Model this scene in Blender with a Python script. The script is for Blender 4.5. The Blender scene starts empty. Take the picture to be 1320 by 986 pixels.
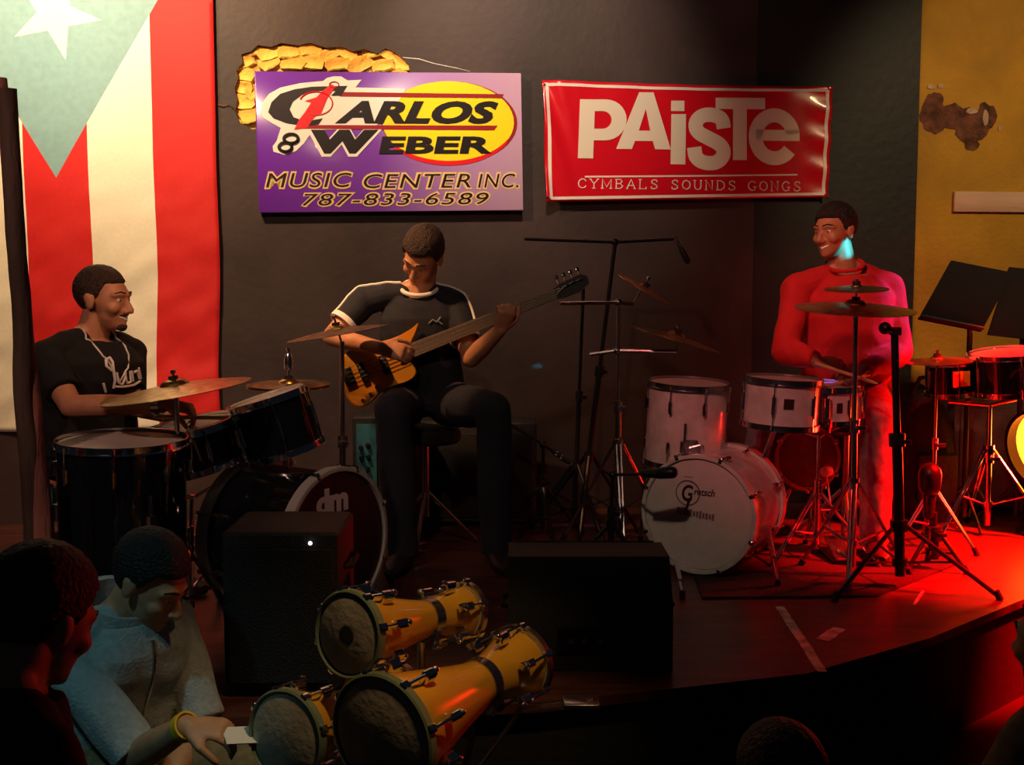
import bpy, bmesh, math, random
from mathutils import Vector, Matrix, Euler, noise
from mathutils.geometry import tessellate_polygon
random.seed(7)
scene = bpy.context.scene
COL = scene.collection
PI = math.pi
V = Vector

# ------------------------------------------------------------------ camera
FPX, PITCH, CAMZ = 1500.0, math.radians(5.0), 1.2
cam_d = bpy.data.cameras.new('camera')
cam_d.sensor_width = 36.0
cam_d.lens = 36.0 * FPX / 1320.0
cam_d.clip_start = 0.05
cam = bpy.data.objects.new('camera', cam_d)
cam.location = (0, 0, CAMZ)
cam.rotation_euler = (PI / 2 - PITCH, 0, 0)
COL.objects.link(cam)
scene.camera = cam

# ------------------------------------------------------------------ projection helpers (to lay the place out from measurements)
def ray(px, py):
    a, b = (px - 660) / FPX, (493 - py) / FPX
    return V((a, math.cos(PITCH) + b * math.sin(PITCH), -math.sin(PITCH) + b * math.cos(PITCH)))
def at(px, py, Y):
    d = ray(px, py)
    return V((0, 0, CAMZ)) + d * (Y / d.y)
def on_floor(px, py, z=0.0):
    d = ray(px, py)
    return V((0, 0, CAMZ)) + d * ((z - CAMZ) / d.z)

WA = math.radians(8.0)
WE = V((math.cos(WA), math.sin(WA), 0)); WN = V((math.sin(WA), -math.cos(WA), 0)); WP = V((0, 6.0, 0))
UP = V((0, 0, 1))
WROT = Matrix((WE, UP, WN)).transposed()
def on_wall(px, py, off=0.0):
    d = ray(px, py); o = V((0, 0, CAMZ)); p0 = WP + WN * off
    return o + d * ((p0 - o).dot(WN) / d.dot(WN))
def wall_uv(p):
    q = p - WP
    return q.dot(WE), q.z

# ------------------------------------------------------------------ view
vs = scene.view_settings
vs.view_transform = 'Standard'
vs.look = 'None'
vs.exposure = 0.0
vs.gamma = 1.0
vs.use_curve_mapping = False

# ------------------------------------------------------------------ world: a dim club interior
world = bpy.data.worlds.new('club_dimness')
scene.world = world
world.use_nodes = True
bg = world.node_tree.nodes['Background']
bg.inputs[0].default_value = (0.55, 0.72, 1.0, 1)
bg.inputs[1].default_value = 0.0055

# ------------------------------------------------------------------ stage lights
def lamp(name, kind, loc, target, power, color, size=0.1, angle=60, blend=0.3):
    d = bpy.data.lights.new(name, kind)
    d.energy = power
    d.color = color
    if kind == 'SPOT':
        d.spot_size = math.radians(angle)
        d.spot_blend = blend
        d.shadow_soft_size = size
    elif kind == 'AREA':
        d.shape = 'DISK'
        d.size = size
    else:
        d.shadow_soft_size = size
    o = bpy.data.objects.new(name, d)
    o.location = loc
    o.rotation_euler = (V(target) - V(loc)).to_track_quat('-Z', 'Y').to_euler()
    COL.objects.link(o)
    return o

# The club's ceiling cans and some added fill spots, all above or beside the picture.
# warm cans over the left of the stage: flag, signs; added fills: drummer, bassist
lamp('ceiling_can_warm_left_offscreen', 'SPOT', (-1.75, 4.05, 3.35), (-1.65, 5.8, 2.25), 380, (1.0, 0.64, 0.34), 0.06, 100, 0.8)
lamp('ceiling_can_flag_offscreen', 'SPOT', (-2.3, 4.0, 3.5), (-2.05, 5.7, 2.55), 220, (1.0, 0.80, 0.52), 0.06, 50, 1.0)
lamp('added_fill_drummer_offscreen', 'SPOT', (-0.25, 3.0, 3.3), (-1.25, 4.5, 1.15), 120, (1.0, 0.50, 0.23), 0.05, 32, 0.7)  # added fill spot that brightens the seated drummer's face and arm
lamp('added_fill_bassist_offscreen', 'SPOT', (-1.6, 4.0, 3.3), (-0.52, 5.0, 1.14), 310, (1.0, 0.46, 0.18), 0.04, 17, 0.6)  # added narrow fill, cone kept to the bass player's upper body
lamp('ceiling_can_signs_offscreen', 'SPOT', (0.15, 4.3, 3.5), (0.08, 6.0, 2.35), 190, (1.0, 0.76, 0.54), 0.05, 54, 0.8)
lamp('ceiling_can_ochre_wall_offscreen', 'SPOT', (3.3, 3.4, 3.3), (2.75, 6.3, 1.7), 180, (1.0, 0.72, 0.36), 0.12, 48, 0.6)
# front row of cans over the audience, with added fills at left and right
lamp('house_ceiling_lamp_offscreen', 'SPOT', (-0.6, 0.9, 3.4), (0.35, 5.6, 1.5), 95, (1.0, 0.66, 0.46), 0.08, 58, 0.7)
lamp('added_fill_left_offscreen', 'SPOT', (-1.9, 0.4, 3.2), (-1.55, 3.5, 1.1), 160, (1.0, 0.55, 0.44), 0.06, 32, 0.8)  # fill added behind the camera to lift the dark timbers at left
lamp('ceiling_can_red_front_offscreen', 'SPOT', (-0.6, 1.6, 3.2), (1.40, 5.0, 0.9), 135, (1.0, 0.05, 0.10), 0.06, 27, 0.6)
lamp('added_fill_warm_right_offscreen', 'SPOT', (0.3, 2.9, 3.3), (1.45, 5.15, 1.25), 140, (1.0, 0.46, 0.25), 0.05, 19, 0.6)  # added tight fill for the red drummer's face and jersey
lamp('ceiling_can_tables_offscreen', 'SPOT', (0.5, 1.9, 3.3), (-0.20, 2.82, 0.15), 130, (1.0, 0.62, 0.28), 0.07, 28, 0.7)
lamp('ceiling_can_teal_offscreen', 'SPOT', (-1.7, 0.9, 3.3), (-1.1, 2.9, 0.1), 60, (0.40, 0.95, 1.0), 0.1, 22, 0.7)
# coloured cans of the rig on the right side of the stage
lamp('side_rig_red_offscreen', 'SPOT', (3.6, 4.2, 2.9), (2.15, 5.0, 0.0), 10500, (1.0, 0.0006, 0.001), 0.08, 33, 0.7)
lamp('side_rig_cyan_offscreen', 'SPOT', (3.8, 3.6, 2.3), at(1094, 319, 5.16), 1700, (0.0, 0.66, 1.0), 0.012, 1.7, 0.25)
lamp('side_rig_violet_offscreen', 'SPOT', (3.7, 4.95, 2.6), (1.76, 5.2, 1.08), 420, (0.62, 0.24, 1.0), 0.03, 9, 0.5)

# ------------------------------------------------------------------ materials
MATS = {}
def mat(name, col, rough=0.5, metal=0.0, vary=0.0, scale=8.0, bump=0.0, bscale=None, coat=0.0, spec=0.5,
        col2=None, emit=None, estr=0.0, stretch=(1, 1, 1), sheen=0.0, trans=0.0):
    if name in MATS:
        return MATS[name]
    m = bpy.data.materials.new(name); m.use_nodes = True
    nt = m.node_tree; b = nt.nodes['Principled BSDF']
    b.inputs['Base Color'].default_value = (*col, 1)
    b.inputs['Roughness'].default_value = rough
    b.inputs['Metallic'].default_value = metal
    b.inputs['Specular IOR Level'].default_value = spec
    b.inputs['Coat Weight'].default_value = coat
    b.inputs['Sheen Weight'].default_value = sheen
    b.inputs['Transmission Weight'].default_value = trans
    if emit:
        b.inputs['Emission Color'].default_value = (*emit, 1)
        b.inputs['Emission Strength'].default_value = estr
    tc = nt.nodes.new('ShaderNodeTexCoord'); mp = nt.nodes.new('ShaderNodeMapping')
    mp.inputs['Scale'].default_value = stretch
    nt.links.new(tc.outputs['Object'], mp.inputs[0])
    if vary or col2:
        n = nt.nodes.new('ShaderNodeTexNoise'); n.inputs['Scale'].default_value = scale; n.inputs['Detail'].default_value = 5
        nt.links.new(mp.outputs[0], n.inputs['Vector'])
        r = nt.nodes.new('ShaderNodeValToRGB')
        c2 = col2 if col2 else tuple(min(1, c * (1 + vary)) for c in col)
        c1 = col if col2 else tuple(c * (1 - vary) for c in col)
        r.color_ramp.elements[0].position = 0.35; r.color_ramp.elements[1].position = 0.65
        r.color_ramp.elements[0].color = (*c1, 1); r.color_ramp.elements[1].color = (*c2, 1)
        nt.links.new(n.outputs[0], r.inputs[0]); nt.links.new(r.outputs[0], b.inputs['Base Color'])
    if bump:
        n2 = nt.nodes.new('ShaderNodeTexNoise'); n2.inputs['Scale'].default_value = bscale or scale * 4; n2.inputs['Detail'].default_value = 4
        nt.links.new(mp.outputs[0], n2.inputs['Vector'])
        bp = nt.nodes.new('ShaderNodeBump'); bp.inputs['Strength'].default_value = bump; bp.inputs['Distance'].default_value = 0.02
        nt.links.new(n2.outputs[0], bp.inputs['Height']); nt.links.new(bp.outputs[0], b.inputs['Normal'])
    MATS[name] = m
    return m

M_wall = mat('dark_painted_plaster', (0.038, 0.0215, 0.021), 0.6, vary=0.3, scale=2.2, bump=0.10, bscale=26)
M_panel = mat('black_painted_panel', (0.007, 0.006, 0.009), 0.6, vary=0.3, scale=3, bump=0.15, bscale=20)
M_ochre = mat('ochre_painted_plaster', (0.52, 0.27, 0.018), 0.75, vary=0.16, scale=3, bump=0.3, bscale=40)
M_stone = mat('orange_rubble_stone', (0.78, 0.30, 0.03), 0.85, col2=(0.95, 0.74, 0.16), scale=5, bump=0.8, bscale=22)
M_mortar = mat('old_mortar', (0.55, 0.34, 0.10), 0.95, vary=0.4, scale=14, bump=0.7, bscale=40)
M_brk = mat('bare_plaster_break', (0.30, 0.20, 0.12), 0.9, vary=0.3, scale=20, bump=0.6)
M_edge = mat('wall_crack_dirt', (0.09, 0.045, 0.02), 0.9, vary=0.5, scale=20, bump=0.6)
M_stage = mat('dark_varnished_boards', (0.078, 0.024, 0.017), 0.34, vary=0.45, scale=3.0, bump=0.08, bscale=30, stretch=(1, 6, 1))
M_skirt = mat('black_stage_skirt', (0.008, 0.009, 0.010), 0.8, vary=0.3, scale=6, bump=0.2)
M_floor = mat('dark_tile_floor', (0.014, 0.014, 0.014), 0.6, vary=0.3, scale=4)
M_rug = mat('black_rug_pile', (0.014, 0.012, 0.014), 0.95, vary=0.4, scale=60, bump=0.6, bscale=160)
M_chrome = mat('polished_chrome', (0.82, 0.83, 0.85), 0.12, 1.0)
M_dchrome = mat('worn_chrome', (0.46, 0.46, 0.48), 0.26, 1.0)
M_black = mat('black_plastic', (0.010, 0.010, 0.012), 0.45, bump=0.05, scale=20)
M_bmetal = mat('black_powdercoat', (0.012, 0.012, 0.015), 0.38, 0.3)
M_rubber = mat('black_rubber', (0.008, 0.008, 0.008), 0.8)
M_bronze = mat('cast_cymbal_bronze', (0.62, 0.37, 0.13), 0.30, 1.0, vary=0.25, scale=30, stretch=(1, 1, 1))
M_dbronze = mat('matt_cymbal_bronze', (0.52, 0.31, 0.115), 0.36, 1.0, vary=0.3, scale=30)
M_bwrap = mat('black_drum_lacquer', (0.006, 0.008, 0.010), 0.10, coat=0.6)
M_pearl = mat('white_marine_pearl', (0.62, 0.60, 0.55), 0.22, col2=(0.80, 0.79, 0.76), scale=16, coat=0.5)
M_head = mat('coated_white_drumhead', (0.74, 0.70, 0.66), 0.6, vary=0.05, scale=20, bump=0.06, bscale=180)
M_headdim = mat('smooth_white_drumhead', (0.66, 0.60, 0.50), 0.4, vary=0.05, scale=12)
M_blackhead = mat('glossy_black_drumhead', (0.006, 0.005, 0.006), 0.38)
M_hoopw = mat('grey_white_bass_hoop', (0.52, 0.52, 0.46), 0.4, vary=0.1)
M_amber = mat('amber_lacquered_maple', (0.42, 0.14, 0.012), 0.18, vary=0.25, scale=5, coat=0.5, stretch=(1, 1, 8))
M_amberhead = mat('amber_drum_film', (0.22, 0.06, 0.008), 0.10, vary=0.2, scale=6, coat=0.6)
M_bata = mat('honey_oak_bata_shell', (0.70, 0.34, 0.025), 0.22, vary=0.22, scale=6, coat=0.4, stretch=(1, 1, 0.15))
M_skinhead = mat('grey_goat_skin_head', (0.40, 0.36, 0.27), 0.75, vary=0.18, scale=14, bump=0.15)
M_green = mat('green_bata_rim', (0.16, 0.20, 0.11), 0.5, vary=0.2)
M_paste = mat('dark_tuning_paste', (0.03, 0.02, 0.015), 0.9)
M_skin1 = mat('tan_skin', (0.52, 0.235, 0.125), 0.5, vary=0.08, scale=30)
M_skin2 = mat('warm_brown_skin', (0.47, 0.20, 0.105), 0.5, vary=0.08, scale=30)
M_skin3 = mat('light_brown_skin', (0.50, 0.27, 0.15), 0.5, vary=0.08, scale=30)
M_lips = mat('lip_skin', (0.30, 0.085, 0.06), 0.45)
M_hair = mat('short_black_hair', (0.012, 0.008, 0.007), 0.6, vary=0.5, scale=60, bump=0.7, bscale=120)
M_hairb = mat('dark_brown_hair', (0.035, 0.016, 0.010), 0.6, vary=0.5, scale=60, bump=0.7, bscale=120)
M_eye = mat('eye_white', (0.62, 0.59, 0.55), 0.2)
M_iris = mat('dark_iris', (0.02, 0.01, 0.006), 0.15)
M_teeth = mat('teeth', (0.74, 0.69, 0.60), 0.25)
M_tee = mat('black_cotton_tee', (0.006, 0.006, 0.007), 0.9, vary=0.2, scale=60)
M_navy = mat('navy_jersey', (0.008, 0.009, 0.018), 0.85, vary=0.2, scale=60)
M_wtrim = mat('white_knit_trim', (0.80, 0.78, 0.72), 0.8)
M_redsh = mat('red_cotton_jersey', (0.58, 0.008, 0.014), 0.85, vary=0.08, scale=20)
M_jeans = mat('dark_navy_denim', (0.009, 0.011, 0.022), 0.9, vary=0.25, scale=80)
M_gjeans = mat('grey_washed_denim', (0.17, 0.16, 0.17), 0.9, vary=0.25, scale=30)
M_hood = mat('pale_grey_fleece', (0.40, 0.43, 0.44), 0.95, vary=0.12, scale=50, bump=0.3, bscale=120, sheen=0.3)
M_khaki = mat('khaki_cotton', (0.20, 0.15, 0.07), 0.9, vary=0.2, scale=40)
M_shoe = mat('black_shoe_leather', (0.012, 0.011, 0.011), 0.5)
M_silver = mat('silver_chain_metal', (0.75, 0.72, 0.66), 0.5, 0.3)
M_sun = mat('amber_bass_lacquer', (0.80, 0.26, 0.012), 0.2, col2=(0.62, 0.30, 0.03), scale=4, coat=0.6)
M_string = mat('dull_steel', (0.20, 0.18, 0.16), 0.5, 0.8)
M_maple = mat('dark_fretboard_wood', (0.17, 0.105, 0.055), 0.45, vary=0.25, scale=8, stretch=(0.2, 1, 1))
M_stick = mat('pale_hickory', (0.68, 0.45, 0.22), 0.5, vary=0.1)
M_post = mat('rough_brown_timber', (0.34, 0.135, 0.095), 0.85, vary=0.4, scale=9, bump=0.9, bscale=30, stretch=(1, 1, 0.25))
M_dpost = mat('dark_weathered_timber', (0.09, 0.058, 0.04), 0.85, vary=0.4, scale=9, bump=0.7, bscale=30, stretch=(1, 1, 0.25))
M_plank = mat('pale_painted_plank', (0.72, 0.44, 0.31), 0.7, vary=0.10, scale=6, stretch=(0.4, 1, 3), bump=0.15)
M_grille = mat('black_grille_cloth', (0.007, 0.008, 0.010), 0.85, vary=0.4, scale=160, bump=0.5, bscale=200)
M_cab = mat('black_cabinet_tolex', (0.010, 0.010, 0.011), 0.55, bump=0.4, scale=60, bscale=220)
M_rcab = mat('dark_maroon_cabinet', (0.11, 0.048, 0.040), 0.65, vary=0.2, scale=12, bump=0.3, bscale=120)
M_teal = mat('teal_amp_panel', (0.035, 0.17, 0.22), 0.55, vary=0.2, scale=10)
M_led = mat('white_pilot_lamp', (1, 1, 1), 0.3, emit=(0.9, 0.95, 1.0), estr=2.2)
M_lens = mat('lit_red_lamp_lens', (1, 0.2, 0.05), 0.3, emit=(1.0, 0.20, 0.012), estr=6.0)
M_yel = mat('yellow_sticker', (0.80, 0.50, 0.02), 0.6)
M_paper = mat('white_paper', (0.72, 0.72, 0.68), 0.8)
M_desk = mat('matt_black_desk', (0.006, 0.006, 0.008), 0.75, spec=0.2)
M_greys = mat('grey_song_sheet', (0.22, 0.23, 0.25), 0.7, vary=0.15, scale=8)
M_tape = mat('worn_white_tape', (0.55, 0.47, 0.42), 0.8, vary=0.5, scale=18)
M_peel = mat('peeled_brown_plaster', (0.16, 0.060, 0.035), 0.9, vary=0.5, scale=16, bump=0.6)
M_peelw = mat('chipped_pale_plaster', (0.62, 0.42, 0.30), 0.9, vary=0.2, scale=16, bump=0.4)
# flag and sign inks
M_fred = mat('flag_red_nylon', (0.60, 0.0025, 0.003), 0.65, vary=0.05, scale=60, sheen=0.2)
M_fwht = mat('flag_white_nylon', (0.84, 0.79, 0.66), 0.65, vary=0.03, scale=60, sheen=0.2)
M_fblu = mat('flag_pale_blue_nylon', (0.19, 0.36, 0.40), 0.65, vary=0.06, scale=30, sheen=0.2)
M_bred = mat('red_banner_vinyl', (0.62, 0.006, 0.018), 0.26, coat=0.3, bump=0.03, scale=6)
M_bwht = mat('cream_banner_ink', (0.78, 0.70, 0.58), 0.4)
M_bpnk = mat('white_banner_line', (0.82, 0.76, 0.70), 0.4)
M_sblk = mat('sign_black_ink', (0.010, 0.006, 0.008), 0.35)
M_swht = mat('sign_white_ink', (0.88, 0.85, 0.84), 0.35)
M_syel = mat('sign_yellow_ink', (0.92, 0.74, 0.010), 0.35)
M_sred = mat('sign_dark_red_ink', (0.30, 0.010, 0.020), 0.35)
M_srd2 = mat('sign_bright_red_ink', (0.72, 0.010, 0.020), 0.35)
M_sgld = mat('sign_gold_ink', (0.80, 0.56, 0.24), 0.35)
M_logo = mat('black_head_print', (0.030, 0.012, 0.015), 0.5)
M_logog = mat('grey_head_print', (0.24, 0.17, 0.18), 0.5)
M_badge = mat('brass_badge', (0.10, 0.055, 0.025), 0.35, 0.6)
def sign_board_mat():
    m = bpy.data.materials.new('purple_to_lilac_sign_print'); m.use_nodes = True
    nt = m.node_tree; b = nt.nodes['Principled BSDF']; b.inputs['Roughness'].default_value = 0.24
    b.inputs['Coat Weight'].default_value = 0.3
    tc = nt.nodes.new('ShaderNodeTexCoord'); sp = nt.nodes.new('ShaderNodeSeparateXYZ')
    nt.links.new(tc.outputs['Object'], sp.inputs[0])
    mr = nt.nodes.new('ShaderNodeMapRange'); mr.inputs[1].default_value = -0.7; mr.inputs[2].default_value = 0.7
    nt.links.new(sp.outputs[0], mr.inputs[0])
    r = nt.nodes.new('ShaderNodeValToRGB'); e = r.color_ramp.elements
    e[0].position = 0.0; e[0].color = (0.145, 0.024, 0.42, 1)
    e[1].position = 1.0; e[1].color = (0.66, 0.42, 0.60, 1)
    k = e.new(0.45); k.color = (0.19, 0.055, 0.46, 1)
    nt.links.new(mr.outputs[0], r.inputs[0]); nt.links.new(r.outputs[0], b.inputs['Base Color'])
    return m
M_sign = sign_board_mat()

# ------------------------------------------------------------------ geometry collector
class G:
    def __init__(s): s.v = []; s.f = []; s.m = []
    def add(s, vs_, fs, mi=0):
        o = len(s.v); s.v += [V(p) for p in vs_]
        for f in fs: s.f.append([i + o for i in f]); s.m.append(mi)
    def loft(s, rings, caps=True, closed=False, mi=0):
        n = len(rings[0]); vs_ = [p for r in rings for p in r]; fs = []
        k = len(rings)
        for i in range(k if closed else k - 1):
            a, b = i * n, ((i + 1) % k) * n
            for j in range(n):
                j2 = (j + 1) % n
                fs.append([a + j, a + j2, b + j2, b + j])
        if caps and not closed:
            fs.append(list(range(n))[::-1]); fs.append([(k - 1) * n + j for j in range(n)])
        s.add(vs_, fs, mi); return s
    def tube(s, pts, rad, seg=10, rnd=False, mi=0):
        pts = [V(p) for p in pts]
        if not isinstance(rad, (list, tuple)): rad = [rad] * len(pts)
        rad = list(rad)
        if rnd:
            d0 = (pts[0] - pts[1]).normalized(); d1 = (pts[-1] - pts[-2]).normalized()
            a, b, ra, rb = pts[0], pts[-1], rad[0], rad[-1]
            pre = [(a + d0 * ra * math.sin(t), ra * math.cos(t)) for t in (1.45, 1.0, 0.5)]
            post = [(b + d1 * rb * math.sin(t), rb * math.cos(t)) for t in (0.5, 1.0, 1.45)]
            pts = [p for p, _ in pre] + pts + [p for p, _ in post]
            rad = [r for _, r in pre] + rad + [r for _, r in post]
        rings = []; prev = None
        for i, p in enumerate(pts):
            if i == 0: t = pts[1] - pts[0]
            elif i == len(pts) - 1: t = pts[-1] - pts[-2]
            else: t = (pts[i + 1] - p).normalized() + (p - pts[i - 1]).normalized()
            if t.length < 1e-9: t = V((0, 0, 1))
            t.normalize()
            if prev is None:
                x = t.orthogonal().normalized()
            else:
                x = prev - t * prev.dot(t)
                x = x.normalized() if x.length > 1e-6 else t.orthogonal().normalized()
            prev = x; y = t.cross(x)
            rings.append([p + (x * math.cos(2 * PI * j / seg) + y * math.sin(2 * PI * j / seg)) * rad[i] for j in range(seg)])
        return s.loft(rings, mi=mi)
    def box(s, c, size, R=None, bev=0.0, mi=0):
        c = V(c); hx, hy, hz = [q / 2 for q in size]
        R = R or Matrix.Identity(3)
        if bev <= 0:
            vs_ = [c + R @ V((x, y, z)) for z in (-hz, hz) for x, y in ((-hx, -hy), (hx, -hy), (hx, hy), (-hx, hy))]
            s.add(vs_, [[3, 2, 1, 0], [4, 5, 6, 7], [0, 1, 5, 4], [1, 2, 6, 5], [2, 3, 7, 6], [3, 0, 4, 7]], mi)
        else:
            def rr(ix, iy, z):
                o = []
                for sx, sy, a0 in ((1, 1, 0), (-1, 1, 90), (-1, -1, 180), (1, -1, 270)):
                    for a in (0, 45, 90):
                        t = math.radians(a0 + a)
                        o.append(c + R @ V((sx * (ix - bev) + bev * math.cos(t), sy * (iy - bev) + bev * math.sin(t), z)))
                return o
            b2 = bev * 0.45
            s.loft([rr(hx - b2, hy - b2, -hz), rr(hx, hy, -hz + b2), rr(hx, hy, hz - b2), rr(hx - b2, hy - b2, hz)], mi=mi)
        return s
    def lathe(s, prof, seg=32, M=None, closed=False, mi=0):
        M = M or Matrix.Identity(4)
        rings = [[M @ V((max(r, 1e-5) * math.cos(2 * PI * j / seg), max(r, 1e-5) * math.sin(2 * PI * j / seg), z)) for j in range(seg)] for r, z in prof]
        return s.loft(rings, caps=not closed, closed=closed, mi=mi)
    def ell(s, c, rad, R=None, seg=20, rings=12, mi=0):
        c = V(c); R = R or Matrix.Identity(3); rr = []
        for i in range(rings + 1):
            t = PI * i / rings; t = min(max(t, 0.03), PI - 0.03)
            rr.append([c + R @ V((rad[0] * math.sin(t) * math.cos(2 * PI * j / seg), rad[1] * math.sin(t) * math.sin(2 * PI * j / seg), -rad[2] * math.cos(t))) for j in range(seg)])
        return s.loft(rr, mi=mi)
    def prism(s, poly, z0, z1, M=None, mi=0):
        """poly: 2d outline, extruded from z0 to z1 in local z, then M."""
        M = M or Matrix.Identity(4); n = len(poly)
        vs_ = [M @ V((x, y, z0)) for x, y in poly] + [M @ V((x, y, z1)) for x, y in poly]
        fs = [[i, (i + 1) % n, n + (i + 1) % n, n + i] for i in range(n)]
        for t in tessellate_polygon([[V((x, y, 0)) for x, y in poly]]):
            fs.append([t[0], t[1], t[2]]); fs.append([n + t[2], n + t[1], n + t[0]])
        s.add(vs_, fs, mi); return s
    def mesh(s, name, off=V((0, 0, 0)), sharp=38):
        me = bpy.data.meshes.new(name)
        me.from_pydata([tuple(p - off) for p in s.v], [], s.f)
        if any(s.m): me.polygons.foreach_set('material_index', s.m)
        bm = bmesh.new(); bm.from_mesh(me)
        bmesh.ops.recalc_face_normals(bm, faces=bm.faces[:]); bm.to_mesh(me); bm.free()
        me.shade_smooth(); me.set_sharp_from_angle(angle=math.radians(sharp)); me.update()
        return me

def wloc(o):
    p = V((0, 0, 0))
    while o is not None:
        p = p + V(o.location); o = o.parent
    return p
def link(name, me, mats, parent=None, loc=None):
    o = bpy.data.objects.new(name, me); COL.objects.link(o)
    if mats is not None:
        for m in (mats if isinstance(mats, (list, tuple)) else [mats]): me.materials.append(m)
    o.parent = parent
    if loc is not None: o.location = loc
    return o
def part(name, g, m, parent=None, local=False, base=None, sharp=38):
    """mesh in world coordinates (local=False) under an unrotated parent, or in the parent's own axes."""
    if local: return link(name, g.mesh(name, sharp=sharp), m, parent)
    off = wloc(parent) if parent is not None else (V(base) if base is not None else V((0, 0, 0)))
    o = link(name, g.mesh(name, off, sharp), m, parent)
    if parent is None: o.location = off
    return o
def tag(o, label=None, cat=None, group=None, kind=None):
    if label: o['label'] = label
    if cat: o['category'] = cat
    if group: o['group'] = group
    if kind: o['kind'] = kind
    return o
def thing(name, label, cat, loc, R=None, group=None):
    o = bpy.data.objects.new(name, None); o.empty_display_size = 0.1; COL.objects.link(o)
    o.location = loc
    if R is not None: o.rotation_euler = R.to_euler()
    return tag(o, label, cat, group)
def share(o, parent, loc=None, rot=None):
    c = o.copy(); COL.objects.link(c); c.parent = parent
    if loc is not None: c.location = loc
    if rot is not None: c.rotation_euler = rot
    return c
def rot_z_to(axis, hint=V((0, 0, 1))):
    z = V(axis).normalized(); h = V(hint)
    if abs(h.normalized().dot(z)) > 0.98: h = V((0, -1, 0))
    y = (h - z * h.dot(z)).normalized(); x = y.cross(z)
    return Matrix((x, y, z)).transposed()
def text_mesh(body, shear=0.0, offset=0.0, spacing=1.0, extrude=0.0):
    cu = bpy.data.curves.new('lettering', 'FONT'); cu.body = body; cu.size = 1.0
    cu.shear = shear; cu.offset = offset; cu.space_character = spacing; cu.extrude = extrude; cu.resolution_u = 4
    o = bpy.data.objects.new('lettering', cu); COL.objects.link(o)
    dg = bpy.context.evaluated_depsgraph_get()
    me = bpy.data.meshes.new_from_object(o.evaluated_get(dg))
    bpy.data.objects.remove(o); bpy.data.curves.remove(cu)
    return me
def text_part(name, body, box, m, parent, z, shear=0.0, offset=0.0, spacing=1.0, thick=0.001, grow=0.0):
    """lettering stretched into box=(x0,y0,x1,y1) of the parent's local xy plane. offset fattens the strokes."""
    me = text_mesh(body, shear, offset, spacing, 0.5)
    x0, y0, x1, y1 = box; x0 -= grow; y0 -= grow; x1 += grow; y1 += grow
    xs = [v.co.x for v in me.vertices]; ys = [v.co.y for v in me.vertices]
    ax, bx, ay, by = min(xs), max(xs), min(ys), max(ys)
    for v in me.vertices:
        v.co = V((x0 + (v.co.x - ax) / (bx - ax) * (x1 - x0), y0 + (v.co.y - ay) / (by - ay) * (y1 - y0), z + (v.co.z + 0.5) * thick))
    me.update()
    return link(name, me, m, parent)

# ================================================================== THE SETTING
STAGE_H = 0.40
def sl(pts): return [V((p.x, p.y, 0)) for p in pts]
edge_px = [(-260, 925), (300, 925), (700, 905), (880, 886), (1040, 868), (1200, 822), (1330, 768), (1500, 690)]
edge = [on_floor(x, y) for x, y in edge_px]
outl = [(p.x, p.y) for p in edge]
outl = [(-4.2, outl[0][1])] + outl + [(5.2, outl[-1][1] + 0.3), (5.2, 7.2), (-4.2, 6.4)]
g = G(); g.prism(outl, -0.03, 0.0)
stage = tag(part('stage', g, M_stage), 'dark varnished wooden stage floor', None, None, 'structure')
ins = [(x, y + 0.03) for x, y in outl[:len(edge) + 1]] + [(5.1, outl[-3][1] + 0.03), (5.1, 7.1), (-4.1, 6.3)]
g = G(); g.prism(ins, -STAGE_H, -0.031)
part('stage_skirt', g, M_skirt, stage)
g = G(); g.prism([(-5, -1.2), (6, -1.2), (6, 7.3), (-5, 7.3)], -STAGE_H - 0.1, -STAGE_H)
tag(part('floor', g, M_floor), 'dark venue floor in front of the stage', None, None, 'structure')

# back wall with a broken patch of plaster that bares the rubble stones
def wuv(px, py): return wall_uv(on_wall(px, py))
def wpt(u, z, off=0.0): return WP + WE * u + UP * z + WN * off
hole_px = [(309, 158), (303, 143), (306, 128), (302, 114), (307, 101), (305, 90), (313, 80), (311, 70), (324, 66), (332, 58), (350, 60), (362, 55),
           (384, 58), (401, 55), (420, 61), (441, 60), (455, 66), (470, 63), (486, 69), (497, 62), (511, 68), (519, 76), (527, 84), (530, 104), (522, 128),
           (470, 140), (400, 150), (345, 160), (326, 167)]
hole = [wuv(*p) for p in hole_px]
uL, uR = -3.9, wuv(972, 300)[0]
outer = [(uL, 0.0), (uR, 0.0), (uR, 3.7), (uL, 3.7)]
allp = outer + hole
g = G()
tri = tessellate_polygon([[V((a, b, 0)) for a, b in outer], [V((a, b, 0)) for a, b in hole]])
n = len(allp)
g.add([wpt(a, b) for a, b in allp] + [wpt(a, b, -0.045) for a, b in hole], [list(t) for t in tri])
no = len(outer); nh = len(hole)
g.add([wpt(a, b) for a, b in hole] + [wpt(a, b, -0.045) for a, b in hole], [[i, (i + 1) % nh, nh + (i + 1) % nh, nh + i] for i in range(nh)], 1)
wall_back = tag(part('wall_back', g, [M_wall, M_brk], sharp=10), 'dark brown painted back wall', None, None, 'structure')
g = G(); g.box(wpt((uL + uR) / 2, 1.85, -0.12), (uR - uL, 3.7, 0.15), WROT)
part('rubble_core', g, M_mortar, wall_back)
stone_me = []
for k in range(6):
    g = G(); g.ell((0, 0, 0), (0.050, 0.036, 0.028), None, 8, 5)
    g.v = [V((math.copysign(abs(p.x / .05) ** .6, p.x) * .05, math.copysign(abs(p.y / .036) ** .6, p.y) * .036, min(p.z, .012))) for p in g.v]
    for i, p in enumerate(g.v):
        nn = noise.noise_vector(p * 28 + V((k * 7, 0, 0)))
        g.v[i] = p + nn * 0.013
    me = g.mesh('stone', sharp=22); me.materials.append(M_stone); stone_me.append(me)
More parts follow.
